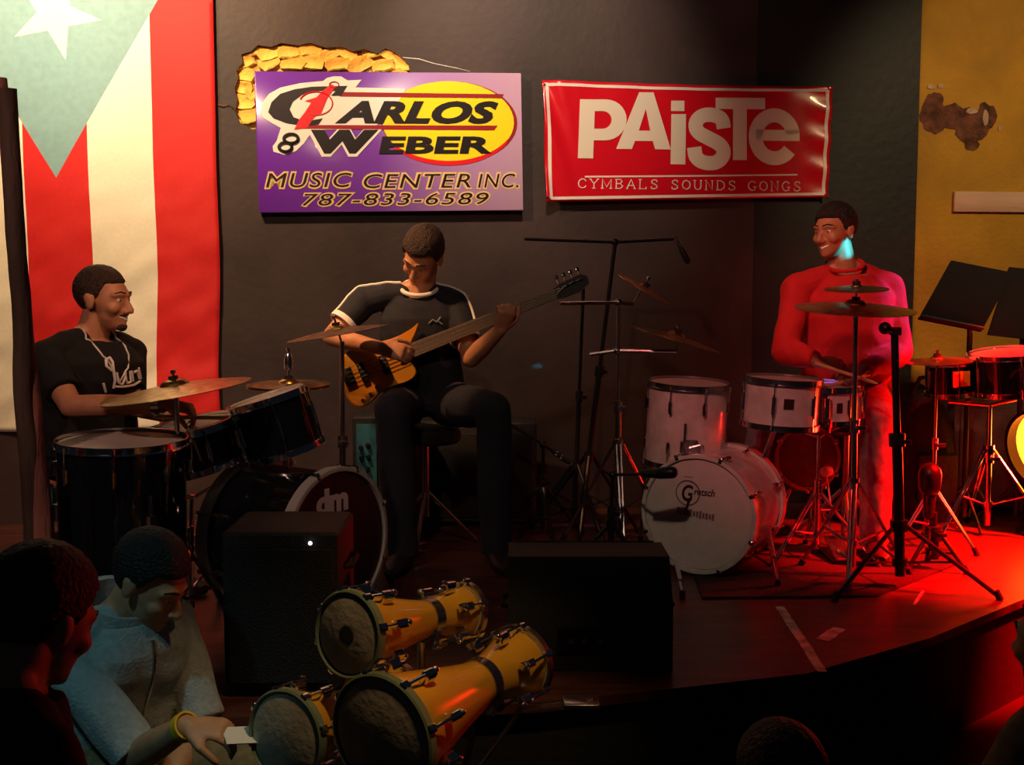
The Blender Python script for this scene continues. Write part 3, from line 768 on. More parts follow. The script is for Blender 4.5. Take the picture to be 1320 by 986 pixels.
# print on the front head: round crest letter, wordmark and a smudge of letters below
def headtext(root, body, x0, y0, x1, y1, m, D, shear=0, off=0.0):
    return text_part('lettering', body, (x0, y0, x1, y1), m, root, D + 0.0022, shear, off, 1, 0.0008)
D = 0.40
headtext(bd, 'G', -.070, .050, -.022, .118, M_logo, D, .15, .02)
headtext(bd, 'retsch', -.018, .078, .070, .108, M_logo, D, .2, .015)
for x_, h_ in [(-.085 + .0135 * i, (.030, .024, .026, .022, .030, .020, .024, .032, .022, .026, .020, .028)[i]) for i in range(12)]:
    g = G(); g.box((x_, .000 - x_ * .10, D + .0026), (.0095, h_, .0012), Matrix.Rotation(-.10, 3, 'Z')); part('smudged_print', g, M_logog, bd, True)
for x_ in (-.055, -.043, -.030):
    g = G(); g.box((x_, .150, D + .0026), (.009, .004, .0012)); part('smudged_print', g, M_logog, bd, True)
g = G(); g.tube([(-.045 + .05 * math.cos(t), .085 + .05 * math.sin(t), D + .0028) for t in [2 * PI * i / 30 for i in range(31)]], .0025, 6); part('crest_ring', g, M_logog, bd, True)
g = G(); g.tube([(-.038, .055, D + .003), (-.046, .03, D + .003), (-.056, .008, D + .003)], [.006, .005, .002], 6); part('crest_tail', g, M_logo, bd, True)
# spurs
for px0, px1, Y0, Y1 in (((872, 728), (880, 772), 4.62, None), ((990, 680), (1003, 757), 4.72, None)):
    a = at(*px0, Y0); b = on_floor(*px1); b.z = .012
    g = G(); g.tube([a, a.lerp(b, .55)], .011, 10); g.tube([a.lerp(b, .5), b], .007, 8)
    sp = G(); sp.v = [bd.rotation_euler.to_matrix().transposed() @ (p - bd.location) for p in g.v]; sp.f = g.f; sp.m = g.m
    so = part('spur', sp, M_chrome, bd, True)
    g = G(); g.tube([b + V((0, 0, .02)), b - V((0, 0, .012))], .012, 10)
    sp = G(); sp.v = [bd.rotation_euler.to_matrix().transposed() @ (p - bd.location) for p in g.v]; sp.f = g.f; sp.m = g.m
    part('rubber_foot', sp, M_rubber, so, True)

# floor tom, hung left of the bass drum
ft_top = at(888, 494, 5.0)
ft = drum('floor_tom', 'white pearl floor tom on legs behind the bass drum', 'drum', ft_top, V((.04, -.05, 1)), 0.172, 0.345, M_pearl, 8, M_headdim, M_headdim, M_dchrome, a0=.3)
for a in (200, 320, 80):
    t = math.radians(a); x, y = .190 * math.cos(t), .190 * math.sin(t)
    zf = -ft.location.z + .012
    g = G(); g.tube([(x, y, .20), (x, y, -.10), (x * 1.06, y * 1.06, -.16), (x * 1.06, y * 1.06, zf)], .0055, 8); lg = part('leg', g, M_chrome, ft, True)
    g = G(); g.box((x * .96, y * .96, .10), (.036, .036, .050), Matrix.Rotation(t, 3, 'Z'), .008); part('leg_bracket', g, M_dchrome, ft, True)
    g = G(); g.tube([(x * 1.06, y * 1.06, zf + .03), (x * 1.06, y * 1.06, zf - .008)], .012, 10); part('rubber_foot', g, M_rubber, lg, True)
Rl = ft.rotation_euler.to_matrix().transposed()
def on_shell(root, rr, depth_z, px_dir):
    """local frame on a shell side facing world direction px_dir"""
    d = root.rotation_euler.to_matrix().transposed() @ V(px_dir); t = math.atan2(d.y, d.x)
    return Matrix.Translation((rr * math.cos(t), rr * math.sin(t), depth_z)) @ Matrix.Rotation(t, 4, 'Z')
Mx = on_shell(ft, .172, .10, (.0, -1, 0))
g = G(); g.box(Mx @ V((.008, 0, 0)), (.016, .050, .060), Mx.to_3x3(), .006); g.tube([Mx @ V((.014, -.03, -.01)), Mx @ V((.02, .035, .012))], .007, 8); part('mount_bracket', g, M_dchrome, ft, True)

# rack tom
rt_top = at(1010, 489, 4.78)
rt = drum('rack_tom', 'white pearl rack tom with a square brass badge', 'drum', rt_top, V((.05, -.02, 1)), 0.152, 0.19, M_pearl, 6, M_headdim, M_headdim, M_dchrome, a0=.1)
Mx = on_shell(rt, .152, .105, (-.05, -1, 0)); g = G(); g.box(Mx @ V((.001, 0, 0)), (.005, .040, .042), Mx.to_3x3()); part('badge', g, M_badge, rt, True)
Rr = rt.rotation_euler.to_matrix().transposed()
g = G(); g.tube([Rr @ (at(1000, 548, 4.93) - rt.location), Rr @ (at(985, 590, 4.90) - rt.location)], .012, 10); part('mount_post', g, M_chrome, rt, True)

# snare beside it
sn_top = at(1058, 497, 4.96)
sn = drum('snare_drum', 'white pearl snare drum half hidden by the rack tom', 'drum', sn_top, V((.0, -.03, 1)), 0.170, 0.145, M_pearl, 10, M_head, M_headdim, M_chrome, a0=.2)
Mx = on_shell(sn, .170, .070, (.22, -1, 0)); g = G(); g.box(Mx @ V((.001, 0, 0)), (.004, .026, .042), Mx.to_3x3()); part('badge', g, M_badge, sn, True)
Mx = on_shell(sn, .170, .070, (-.1, -1, 0)); g = G(); g.box(Mx @ V((.014, 0, 0)), (.022, .030, .085), Mx.to_3x3(), .006); part('strainer', g, M_chrome, sn, True)
sb_ = on_floor(1052, 690); sbase = V((sn_top.x - .01, sn_top.y - .02, 0))
zb_ = sn_top.z - .150
g_ = stand('snare_stand', 'low chrome snare stand with splayed legs', 'stand', sbase, (sbase.x, sbase.y, zb_ - .06), M_chrome, .27, .24, (215, 325, 85), .013)
for a in (30, 150, 270):
    t = math.radians(a); u = V((math.cos(t), math.sin(t), 0)); c0 = V((sbase.x, sbase.y, zb_ - .07))
    g = G(); g.tube([c0, c0 + u * .165 + V((0, 0, .045)), c0 + u * .188 + V((0, 0, .10))], .006, 8); part('basket_arm', g, M_chrome, g_)

# amber drum standing on its side behind the bass drum
am = at(1041, 590, 5.08)
amo = drum('amber_drum', 'small amber lacquered drum on its side under the rack tom', 'drum', am, V((-.02, -1, .06)), 0.128, 0.12, M_amber, 6, M_amberhead, M_amberhead, M_amber, wood_hoop=True, a0=.5, hoop_h=.03)
cr = thing('drum_cradle', 'chrome cradle that holds the amber drum off the rug', 'stand', (am.x, am.y + .09, 0))
zz = am.z - .128 - .016
for s_ in (-1, 1):
    g = G(); g.tube([(am.x + s_ * .16, am.y + .02, .012), (am.x + s_ * .05, am.y + .09, zz - .006), (am.x + s_ * .16, am.y + .16, .012)], .007, 8); part('cradle_leg', g, M_chrome, cr)
g = G(); g.tube([(am.x - .06, am.y + .09, zz - .008), (am.x + .06, am.y + .09, zz - .008)], .009, 8); part('cradle_bar', g, M_chrome, cr)

# kick pedal and hi-hat pedal
pd = on_floor(1080, 722)
po = thing('kick_pedal', 'black kick drum pedal on the rug behind the pearl bass drum', 'pedal', pd)
g = G(); g.box(pd + V((0, 0.02, .016)), (.10, .26, .016), None, .006); part('base_plate', g, M_black, po)
g = G(); g.box(pd + V((0, -.01, .055)), (.078, .22, .012), Matrix.Rotation(.24, 3, 'X'), .006); part('footboard', g, M_dchrome, po)
for s_ in (-1, 1):
    g = G(); g.tube([pd + V((s_ * .055, .12, .02)), pd + V((s_ * .050, .12, .21))], .008, 8); part('pedal_post', g, M_dchrome, po)
g = G(); g.tube([pd + V((-.055, .12, .20)), pd + V((.055, .12, .20))], .007, 8); part('axle', g, M_chrome, po)
g = G(); g.tube([pd + V((0, .12, .20)), pd + V((-.03, .10, .36))], .004, 8); g.tube([pd + V((-.045, .085, .37)), pd + V((-.015, .115, .37))], .022, 10); part('beater', g, M_paper, po)

# two crash cymbals on boom arms, left of the kit
csb = on_floor(797, 705); csb = V((csb.x, csb.y, 0))
tp = at(795, 452, csb.y); t2 = at(790, 300, csb.y)
c1 = at(872, 432, csb.y - .05); c2 = at(832, 370, csb.y + .02)
a1 = at(760, 457, csb.y); a1b = at(872, 453, csb.y - .05)
stand('cymbal_stand', 'chrome cymbal stand with two boom arms beside the pearl floor tom', 'stand', csb, at(797, 388, csb.y), M_dchrome, .27, .42, (25, 155, 270), .015,
      boom=[(a1, tp, a1b), (at(722, 391, csb.y), at(797, 390, csb.y), at(816, 392, csb.y + .02))],
      rod=[(a1b, c1 + V((.004, 0, .05))), (at(816, 392, csb.y + .02), c2 + V((.016, -.012, .045)))])
cymbal('thin crash cymbal drooping right on the lower chrome boom arm', c1, tilted(.30, .02), .205, M_dbronze)
cymbal('small crash cymbal steeply tilted on the upper chrome boom arm', c2, tilted(.62, .12), .135, M_dbronze)

# black overhead microphone stand
osb = on_floor(748, 694); osb.z = 0
oh = stand('microphone_stand', 'tall black boom stand reaching over the cymbals', 'stand', osb, at(793, 312, osb.y), M_bmetal, .30, .34, (20, 140, 265), .014, double=False,
      boom=[(at(676, 308, osb.y), at(793, 312, osb.y), at(868, 308, osb.y))])
mc = thing('overhead_microphone', 'slim black microphone hanging from the long boom over the cymbals', 'microphone', at(880, 322, osb.y))
g = G(); p0, p1 = at(870, 305, osb.y), at(886, 336, osb.y); g.tube([p0, p0.lerp(p1, .55)], .010, 10); part('body', g, M_dchrome, mc)
g = G(); g.tube([p0.lerp(p1, .5), p1], [.013, .015], 12, True); part('grille', g, M_black, mc)
# second slim stand
b2 = on_floor(738, 690); b2 = V((at(740, 600, 5.35).x, 5.35, 0))
stand('microphone_stand', 'straight slim black stand behind the bass headstock', 'stand', b2, at(752, 372, 5.35), M_bmetal, .26, .30, (60, 180, 300), .011, double=False)
# low boom stand right of the bassist
b3 = V((at(700, 690, 5.3).x, 5.3, 0))
stand('microphone_stand', 'low black boom stand right of the bass player', 'stand', b3, at(700, 570, 5.3), M_bmetal, .24, .20, (40, 160, 280), .011, double=False,
      boom=[(at(655, 545, 5.3), at(700, 573, 5.3), at(722, 588, 5.3))])
l = thing('instrument_microphone', 'small microphone with chrome rings at the tip of the low boom', 'microphone', at(722, 588, 5.3))
q0, q1 = at(714, 582, 5.3), at(733, 595, 5.3)
g = G(); g.tube([q0, q1], .012, 10, True); part('body', g, M_black, l)
for t in (.1, .45): g = G(); g.tube([q0.lerp(q1, t), q0.lerp(q1, t + .14)], .0145, 10); part('chrome_ring', g, M_chrome, l)

# bass drum microphone on its short boom
km = at(848, 610, 4.42)
ks = on_floor(792, 722); ks = V((at(786, 700, 4.75).x, 4.75, 0))
stand('microphone_stand', 'short black boom stand for the bass drum microphone', 'stand', ks, at(790, 612, 4.75), M_bmetal, .20, .14, (200, 320, 80), .011, double=False,
      boom=[(at(778, 607, 4.8), at(790, 612, 4.75), at(832, 611, 4.45))])
l = thing('bass_drum_microphone', 'stubby black microphone in front of the printed bass drum head', 'microphone', km)
g = G(); g.tube([at(826, 610, 4.47), at(850, 610, 4.44)], [.014, .022], 14); part('body', g, M_black, l)
g = G(); g.tube([at(850, 610, 4.44), at(866, 609, 4.42)], [.023, .024], 14, True); part('grille', g, M_bmetal, l)

# ride and splash on a straight stand before the red drummer
rsb = V((at(1100, 700, 4.62).x, 4.62, 0))
rc = at(1103, 392, 4.62); sc_ = at(1104, 369, 4.62)
stand('cymbal_stand', 'straight dark cymbal stand in front of the red shirt', 'stand', rsb, at(1103, 402, 4.62), M_dchrome, .25, .34, (10, 130, 250), .013, rod=[(at(1103, 405, 4.62), at(1104, 360, 4.62))])
cymbal('wide dark ride cymbal level in front of the red shirt', rc, tilted(.02, .10), .235, M_dbronze)
cymbal('small dark splash cymbal stacked over the ride', sc_, tilted(-.03, .10), .125, M_dbronze)

# tall heavy black microphone stand
tb = on_floor(1160, 758); tb.z = 0
ts = stand('microphone_stand', 'heavy black tripod stand before the red drummer', 'stand', tb, at(1153, 424, tb.y), M_bmetal, .36, .20, (-28, 212, 95), .020, double=False)
l = thing('vocal_microphone', 'black microphone clipped on top of the heavy tripod stand', 'microphone', at(1153, 424, tb.y))
g = G(); g.tube([at(1156, 428, tb.y), at(1144, 424, tb.y - .02)], .013, 12); part('body', g, M_black, l)
g = G(); q = at(1141, 423, tb.y - .03); g.ell(q, (.024, .028, .024), None, 14, 10); part('grille', g, M_bmetal, l)
g = G(); g.box(at(1154, 427, tb.y), (.040, .04, .03), None, .006); part('clip', g, M_rubber, l)
# short black stand close by
nb = on_floor(1203, 735); nb.z = 0
ns = stand('microphone_stand', 'short black stand beside the heavy tripod', 'stand', nb, at(1203, 660, nb.y), M_bmetal, .13, .10, (200, 330, 80), .022, double=False)
l = thing('clip_on_microphone', 'dark grey microphone head low beside the heavy tripod', 'microphone', at(1196, 640, nb.y))
q = at(1198, 640, nb.y)
g = G(); g.tube([q + V((0, 0, .05)), q - V((0, 0, .075))], [.030, .022], 14, True); part('body', g, M_black, l)
g = G(); g.tube([q + V((0, 0, .045)), q + V((0, 0, .095))], [.045, .047], 16, True); part('grille', g, M_bmetal, l)

# gig bag leaning at the ochre wall
gb = at(1196, 600, 5.75); gbo = thing('gig_bag', 'black padded gig bag slumped against the ochre wall', 'bag', (gb.x, gb.y, 0))
g = G()
rings = []
for z, w, dd, ox in ((.0, .13, .10, .0), (.06, .16, .13, 0), (.25, .155, .13, .0), (.45, .14, .12, -.01), (.58, .115, .10, -.025), (.66, .075, .075, -.045), (.69, .03, .04, -.06)):
    rings.append([V((gb.x + ox + w * math.copysign(abs(math.cos(t)) ** .7, math.cos(t)), gb.y + z * .12 + dd * math.copysign(abs(math.sin(t)) ** .7, math.sin(t)), z)) for t in [2 * PI * i / 20 for i in range(20)]])
g.loft(rings); part('bag_body', g, mat('black_nylon', (.012, .012, .018), .7, vary=.3, scale=12, bump=.3), gbo)
g = G(); g.box((gb.x, gb.y - .125, .24), (.20, .05, .24), None, .02); part('front_pocket', g, MATS['black_nylon'], gbo)
g = G(); g.tube([(gb.x + .05, gb.y - .02, .66), (gb.x + .02, gb.y - .04, .74), (gb.x - .06, gb.y - .02, .72), (gb.x - .09, gb.y, .64)], .011, 8); part('carry_handle', g, M_rubber, gbo)

# timbales
tst = on_floor(1272, 690); tst.z = 0
TY = tst.y
T1 = at(1302, 455, TY - .05)
ti = drum('timbale', 'black shelled timbale with chrome hoop and long lugs', 'drum', T1, V((-.10, -.06, 1)), .178, .175, M_bwrap, 6, M_headdim, M_blackhead, M_chrome, a0=.35, full_lug=True)
T2 = at(1222, 466, TY + .02)
t2o = drum('timbale', 'smaller dark timbale with a yellow sticker', 'drum', T2, V((-.06, -.05, 1)), .098, .155, M_bwrap, 5, M_headdim, M_blackhead, M_dchrome, a0=.3, full_lug=True)
Mx = on_shell(t2o, .098, .085, (.20, -1, 0)); g = G(); g.box(Mx @ V((.012, 0, 0)), (.003, .085, .070), Mx.to_3x3()); part('sticker', g, M_yel, t2o, True)
cymbal('flat amber cymbal seen edge on beside the timbales', at(1208, 462, TY - .28), tilted(-.05, .035), .150, M_bronze)
cst = V((at(1208, 462, TY - .28).x, TY - .28, 0))
stand('cymbal_stand', 'slim chrome stand under the flat amber cymbal', 'stand', cst, at(1208, 474, TY - .28), M_dchrome, .2, .22, (200, 320, 80), .010, rod=[(at(1208, 476, TY - .28), at(1208, 451, TY - .28))])
tt = stand('timbale_stand', 'chrome tripod stand with flared legs under the timbales', 'stand', tst, at(1276, 520, TY), M_chrome, .30, .36, (205, 330, 85), .016)
g = G(); g.tube([at(1222, 517, TY + .02), at(1276, 522, TY), at(1310, 514, TY - .05)], .011, 10); part('cross_bar', g, M_chrome, tt)

# music stand
mb = V((at(1243, 640, 5.62).x, 5.62, 0))
mt = at(1243, 430, 5.62)
ms = thing('music_stand', 'black music stand with a tilted desk beside the ochre wall', 'music stand', mb)
g = G(); g.tube([mb + V((0, 0, .05)), V((mb.x, mb.y, mt.z))], .013, 12); part('pole', g, M_bmetal, ms)
for a in (30, 150, 270):
    t = math.radians(a); u = V((math.cos(t), math.sin(t), 0))
    g = G(); g.tube([mb + V((0, 0, .20)), mb + u * .22 + V((0, 0, .010))], .008, 8); part('leg', g, M_bmetal, ms)
Yd = 5.50
q = [at(1183, 412, Yd), at(1264, 428, Yd), None, at(1225, 337, Yd + .16)]; q[2] = q[1] + q[3] - q[0]
def slab(q, th):
    nn = (q[1] - q[0]).cross(q[3] - q[0]).normalized() * th
    g = G(); g.add(list(q) + [p - nn for p in q], [[0, 1, 2, 3], [7, 6, 5, 4], [0, 1, 5, 4], [1, 2, 6, 5], [2, 3, 7, 6], [3, 0, 4, 7]]); return g
part('desk', slab(q, -.012), M_desk, ms)
nn = (q[1] - q[0]).cross(q[3] - q[0]).normalized()
def dq(u, v, k=.0): return q[0].lerp(q[1], u).lerp(q[3].lerp(q[2], u), v) + nn * k
sgn = 1 if nn.y < 0 else -1
part('desk_lip', slab([dq(0, 0, sgn * .0), dq(1, 0, 0), dq(1, 0, sgn * .045), dq(0, 0, sgn * .045)], .008), M_bmetal, ms)
g = G(); k = sgn * .003
g.tube([dq(.22, .10, k), dq(.14, .10, k), dq(.14, .16, k), dq(.22, .60, k), dq(.52, .66, k)], .0022, 6); part('clip_wire', g, M_dchrome, ms)
g = G(); g.tube([V((mb.x, mb.y, mt.z - .02)), dq(.6, .45, -sgn * .006)], .012, 10); part('desk_bracket', g, M_bmetal, ms)
# song sheets on a second stand at the frame edge
q2 = [at(1272, 432, 5.58), at(1345, 440, 5.58), None, at(1300, 345, 5.72)]; q2[2] = q2[1] + q2[3] - q2[0]
ss = thing('music_stand', 'second music stand holding grey song sheets', 'music stand', (at(1310, 640, 5.66).x, 5.66, 0))
g = G(); bx = V(ss.location); g.tube([bx + V((0, 0, .05)), bx + V((0, 0, at(1310, 415, 5.66).z))], .012, 12); part('pole', g, M_bmetal, ss)
for a in (40, 160, 280):
    t = math.radians(a); u = V((math.cos(t), math.sin(t), 0))
    g = G(); g.tube([bx + V((0, 0, .20)), bx + u * .2 + V((0, 0, .010))], .008, 8); part('leg', g, M_bmetal, ss)
part('desk', slab(q2, -.010), M_desk, ss)
n2 = (q2[1] - q2[0]).cross(q2[3] - q2[0]).normalized(); s2 = .006 if n2.y < 0 else -.006
part('song_sheet', slab([p + n2 * s2 for p in (q2[0].lerp(q2[1], .04), q2[1], q2[2], q2[3].lerp(q2[2], .03))], -.002), M_greys, ss)

# maroon cabinet behind the timbales, and the red lamp at its side
cb = at(1300, 590, 5.98)
ca = at(1231, 516, 5.98); cd_ = at(1345, 660, 5.98)
cab = thing('speaker_cabinet', 'dark maroon speaker cabinet behind the timbale stand', 'speaker', ((ca.x + cd_.x) / 2, 6.16, 0))
g = G(); g.box(((ca.x + cd_.x) / 2, 6.16, ca.z / 2 + .012), (cd_.x - ca.x, .36, ca.z - .024), None, .015); part('cabinet_body', g, M_rcab, cab)
g = G(); g.box(((ca.x + cd_.x) / 2, 5.976, ca.z / 2), (cd_.x - ca.x - .06, .012, ca.z - .09), None, .004); part('grille', g, M_rcab, cab)
for s_ in (-1, 1):
    for yy in (6.03, 6.29):
        g = G(); g.tube([((ca.x + cd_.x) / 2 + s_ * .17, yy, 0), ((ca.x + cd_.x) / 2 + s_ * .17, yy, .014)], .02, 10); part('rubber_foot', g, M_rubber, cab)
rl = at(1352, 578, 5.45); k = 1.75
rlo = thing('stage_lamp', 'glowing red stage lamp can beside the timbale stand', 'stage lamp', (rl.x, rl.y, 0))
ld = V((-.86, -.46, -.20)).normalized(); Rm = Matrix.Translation(rl) @ rot_z_to(ld).to_4x4()
g = G(); g.lathe([(a * k, b * k) for a, b in ((.108, .03), (.118, .03), (.118, -.16), (.085, -.24), (.02, -.26), (0, -.26), (0, -.25), (.08, -.23), (.108, -.15))], 36, Rm, closed=True); part('can', g, M_bmetal, rlo)
g = G(); g.lathe([(a * k, b * k) for a, b in ((0, .012), (.07, .008), (.106, -.004), (.106, -.010), (0, -.010))], 36, Rm); part('lens', g, M_lens, rlo)
for s_ in (-1, 1):
    sd = (rot_z_to(ld) @ V((s_ * .125 * k, 0, -.06 * k))); g = G(); g.tube([rl + sd, V((rl.x + sd.x, rl.y + sd.y, .05)), V((rl.x, rl.y, .02))], .009, 8); part('yoke_arm', g, M_bmetal, rlo)
g = G(); g.lathe([(0, 0), (.13, 0), (.13, .014), (.03, .024), (0, .024)], 24, Matrix.Translation((rl.x, rl.y, 0))); part('base_plate', g, M_bmetal, rlo)
lamp('red_stage_lamp_offscreen', 'SPOT', rl + ld * .06, rl + ld * 2, 110, (1.0, .004, .004), .08, 72, .7)

# ================================================================== BLACK KIT (left)
LD = at(435, 700, 3.90); LN = V((.84, -.54, 0)).normalized()
lb = drum('bass_drum', 'black bass drum with pale hoops and a black front head', 'drum', LD, LN, .245, .40, M_bwrap, 8, M_blackhead, M_headdim, M_hoopw, wood_hoop=True, a0=.5)
text_part('lettering', 'dm', (-.105, .108, .055, .196), M_swht, lb, .4022, 0, .05, .95, .0008)
for s_ in (-1, 1):
    x = V((-LN.y, LN.x, 0)) * s_; a = LD - LN * .08 + x * .17 + V((0, 0, -.17)); b = LD + LN * .04 + x * .30; b.z = .012
    g = G(); g.tube([a, b], .009, 8); Rt = lb.rotation_euler.to_matrix().transposed(); g.v = [Rt @ (p - lb.location) for p in g.v]; part('spur', g, M_chrome, lb, True)
flt = at(157, 568, 3.72)
lf = drum('floor_tom', 'black floor tom with chrome hoop and tall legs', 'drum', flt, V((.02, -.03, 1)), .200, .40, M_bwrap, 8, M_headdim, M_headdim, M_chrome, a0=.25)
for a in (250, 10, 130):
    t = math.radians(a); x, y = .219 * math.cos(t), .219 * math.sin(t); zf = -lf.location.z + .012
    g = G(); g.tube([(x, y, .26), (x, y, -.06), (x * 1.06, y * 1.06, -.11), (x * 1.06, y * 1.06, zf)], .0058, 8); lg = part('leg', g, M_chrome, lf, True)
    g = G(); g.box((x * .965, y * .965, .17), (.036, .036, .055), Matrix.Rotation(t, 3, 'Z'), .008); part('leg_bracket', g, M_chrome, lf, True)
    g = G(); g.tube([(x * 1.06, y * 1.06, zf + .03), (x * 1.06, y * 1.06, zf - .008)], .012, 10); part('rubber_foot', g, M_rubber, lg, True)
lst = at(238, 551, 4.02)
lsn = drum('snare_drum', 'black snare drum tipped towards the seated drummer', 'drum', lst, V((-.20, -.10, 1)), .172, .14, M_bwrap, 8, M_head, M_headdim, M_chrome, a0=.2)
lsb = V((lst.x, lst.y, 0)); zb2 = lst.z - .16
g_ = stand('snare_stand', 'chrome snare stand under the black snare drum', 'stand', lsb, (lsb.x + .02, lsb.y + .01, zb2 - .08), M_chrome, .26, .24, (200, 320, 80), .013)
for a in (30, 150, 270):
    t = math.radians(a); u = V((math.cos(t), math.sin(t), 0)); c0 = V((lsb.x + .02, lsb.y + .01, zb2 - .09)); tz = .2 * u.x + .1 * u.y
    g = G(); g.tube([c0, c0 + u * .165 + V((0, 0, .045 + tz * .16)), c0 + u * .19 + V((0, 0, .10 + tz * .18))], .006, 8); part('basket_arm', g, M_chrome, g_)
ltt = at(345, 513, 4.12)
lt = drum('rack_tom', 'black rack tom tilted left above the black bass drum', 'drum', ltt, V((-.30, -.05, 1)), .140, .20, M_bwrap, 6, M_headdim, M_headdim, M_chrome, a0=.1)
lt2 = at(398, 545, 4.35)
Rr = lt.rotation_euler.to_matrix().transposed()
g = G(); g.tube([Rr @ (at(372, 565, 4.10) - lt.location), Rr @ (at(368, 612, 4.03) - lt.location)], .011, 10); part('mount_post', g, M_chrome, lt, True)

# cymbals of the black kit
r1 = at(225, 496, 3.85)
rb1 = V((at(196, 640, 4.32).x, 4.40, 0))
cymbal('large dark ride cymbal tilted in front of the seated drummer', r1, tilted(-.15, .035), .250, M_dbronze)
rsd = V((at(232, 640, 3.86).x, 3.86, 0))
stand('cymbal_stand', 'chrome cymbal stand under the large dark ride', 'stand', rsd, r1 - V((-.004, 0, .03)), M_dchrome, .20, .26, (160, 280, 40), .012, rod=[(r1 - V((-.004, 0, .04)), r1 + V((-.004, -.003, .05)))])
g = G()
h1 = at(372, 493, 4.42)
hb = V((h1.x, h1.y, 0))
hh_ = stand('hi_hat_stand', 'chrome hi-hat stand with a tall pull rod', 'stand', hb, h1 - V((0, 0, .03)), M_dchrome, .22, .30, (90, 210, 330), .012, rod=[(h1 - V((0, 0, .04)), at(372, 448, 4.42))])
g = G(); q = at(372, 466, 4.42); g.lathe([(0, -.03), (.016, -.03), (.018, .005), (.010, .03), (0, .03)], 14, Matrix.Translation(q)); part('clutch', g, M_chrome, hh_)
cymbal('top golden hi-hat cymbal with a bright bell', h1, tilted(.0, .03), .158, M_bronze, bell=.24)
h2 = h1 - V((0, 0, .022)); cymbal('bottom hi-hat cymbal turned bell down', h2, V((0, .03, -1)), .158, M_bronze)
k1 = at(434, 424, 4.62)
kb = V((at(442, 640, 4.68).x, 4.66, 0))
stand('cymbal_stand', 'straight chrome cymbal stand between the black kit and the bassist', 'stand', kb, at(441, 440, 4.66), M_dchrome, .24, .34, (90, 210, 330), .013, rod=[(at(441, 444, 4.66), k1 + V((-.012, -.002, .055)))])
cymbal('thin crash cymbal tilted in front of the bass player', k1, tilted(-.17, .02), .200, M_dbronze)

# teal faced amplifier left of the bassist
am1, am2 = at(456, 538, 5.25), at(500, 690, 5.25)
ao = thing('bass_amplifier', 'narrow bass amplifier with a teal control panel behind the black drums', 'amplifier', ((am1.x + am2.x) / 2, 5.42, 0))
g = G(); g.box(((am1.x + am2.x) / 2 + .06, 5.42, am1.z / 2 + .01), (am2.x - am1.x + .14, .32, am1.z - .02), None, .015); part('cabinet_body', g, M_cab, ao)
pa, pb_ = at(459, 547, 5.25), at(486, 650, 5.25)
g = G(); g.box(((pa.x + pb_.x) / 2, 5.256, (pa.z + pb_.z) / 2), (pb_.x - pa.x, .010, pa.z - pb_.z)); part('control_panel', g, M_teal, ao)
for px, py in ((465, 577), (474, 574), (466, 590), (475, 589), (474, 604), (465, 611), (476, 620)):
    q = at(px, py, 5.25); g = G(); g.tube([q, q + V((0, -.016, 0))], [.012, .009], 10); part('knob', g, M_black, ao)
for s_ in (-1, 1):
    g = G(); g.box(((am1.x + am2.x) / 2 + .06 + s_ * .09, 5.42, .008), (.04, .26, .016)); part('foot_rail', g, M_rubber, ao)

# black cabinet added to fill the dark mass behind the bass player
k0_, k1_ = at(498, 548, 5.52), at(692, 700, 5.52); kx = (k0_.x + k1_.x) / 2; kw = k1_.x - k0_.x
kc = thing('added_dark_cabinet', 'black cabinet with two metal studs, added to fill the dark behind the bass player', 'speaker', (kx, 5.73, 0))
g = G(); g.box((kx, 5.73, k0_.z / 2 + .012), (kw, .26, k0_.z - .024), None, .015); part('cabinet_body', g, M_cab, kc)
g = G(); g.box((kx, 5.596, k0_.z / 2), (kw - .05, .012, k0_.z - .10), None, .004); part('grille', g, M_grille, kc)
for px in (580, 605):
    q = at(px, 662, 5.52); g = G(); g.lathe([(0, .005), (.003, .004), (.005, 0), (0, 0)], 10, Matrix.Translation((q.x, 5.589, q.z)) @ Matrix.Rotation(PI / 2, 4, 'X')); part('stud', g, M_chrome, kc)
for s_ in (-1, 1):
    g = G(); g.box((kx + s_ * kw * .35, 5.73, .007), (.05, .22, .014)); part('foot_rail', g, M_rubber, kc)

# ================================================================== SPEAKERS AT THE STAGE FRONT
SY = 3.26; SF = 0.0
s0, s1 = at(283, 688, SY), at(436, 688, SY)
sp = thing('speaker_cabinet', 'tall black loudspeaker with a white pilot light before the black kit', 'speaker', ((s0.x + s1.x) / 2, SY + .17, SF))
hz = s0.z - SF; cx = (s0.x + s1.x) / 2
g = G(); g.box((cx, SY + .17, SF + hz / 2 + .012), (s1.x - s0.x, .32, hz - .024), None, .018); part('cabinet_body', g, M_cab, sp)
g = G(); g.box((cx, SY + .006, SF + hz / 2), (s1.x - s0.x - .035, .014, hz - .09), None, .006); part('grille', g, M_grille, sp)
g = G(); q = at(400, 700, SY); q.y = SY - .002; g.lathe([(0, .006), (.004, .005), (.006, 0), (0, 0)], 12, Matrix.Translation(q) @ Matrix.Rotation(PI / 2, 4, 'X')); part('pilot_light', g, M_led, sp)
for s_ in (-1, 1):
    g = G(); g.tube([(cx + s_ * (s1.x - s0.x) / 2, SY + .10, s0.z - .12), (cx + s_ * ((s1.x - s0.x) / 2 + .02), SY + .12, s0.z - .12), (cx + s_ * ((s1.x - s0.x) / 2 + .02), SY + .24, s0.z - .12), (cx + s_ * (s1.x - s0.x) / 2, SY + .26, s0.z - .12)], .009, 8); part('side_handle', g, M_rubber, sp)
    for yy in (.05, .29): g = G(); g.tube([(cx + s_ * .12, SY + yy, SF), (cx + s_ * .12, SY + yy, SF + .014)], .02, 10); part('rubber_foot', g, M_rubber, sp)
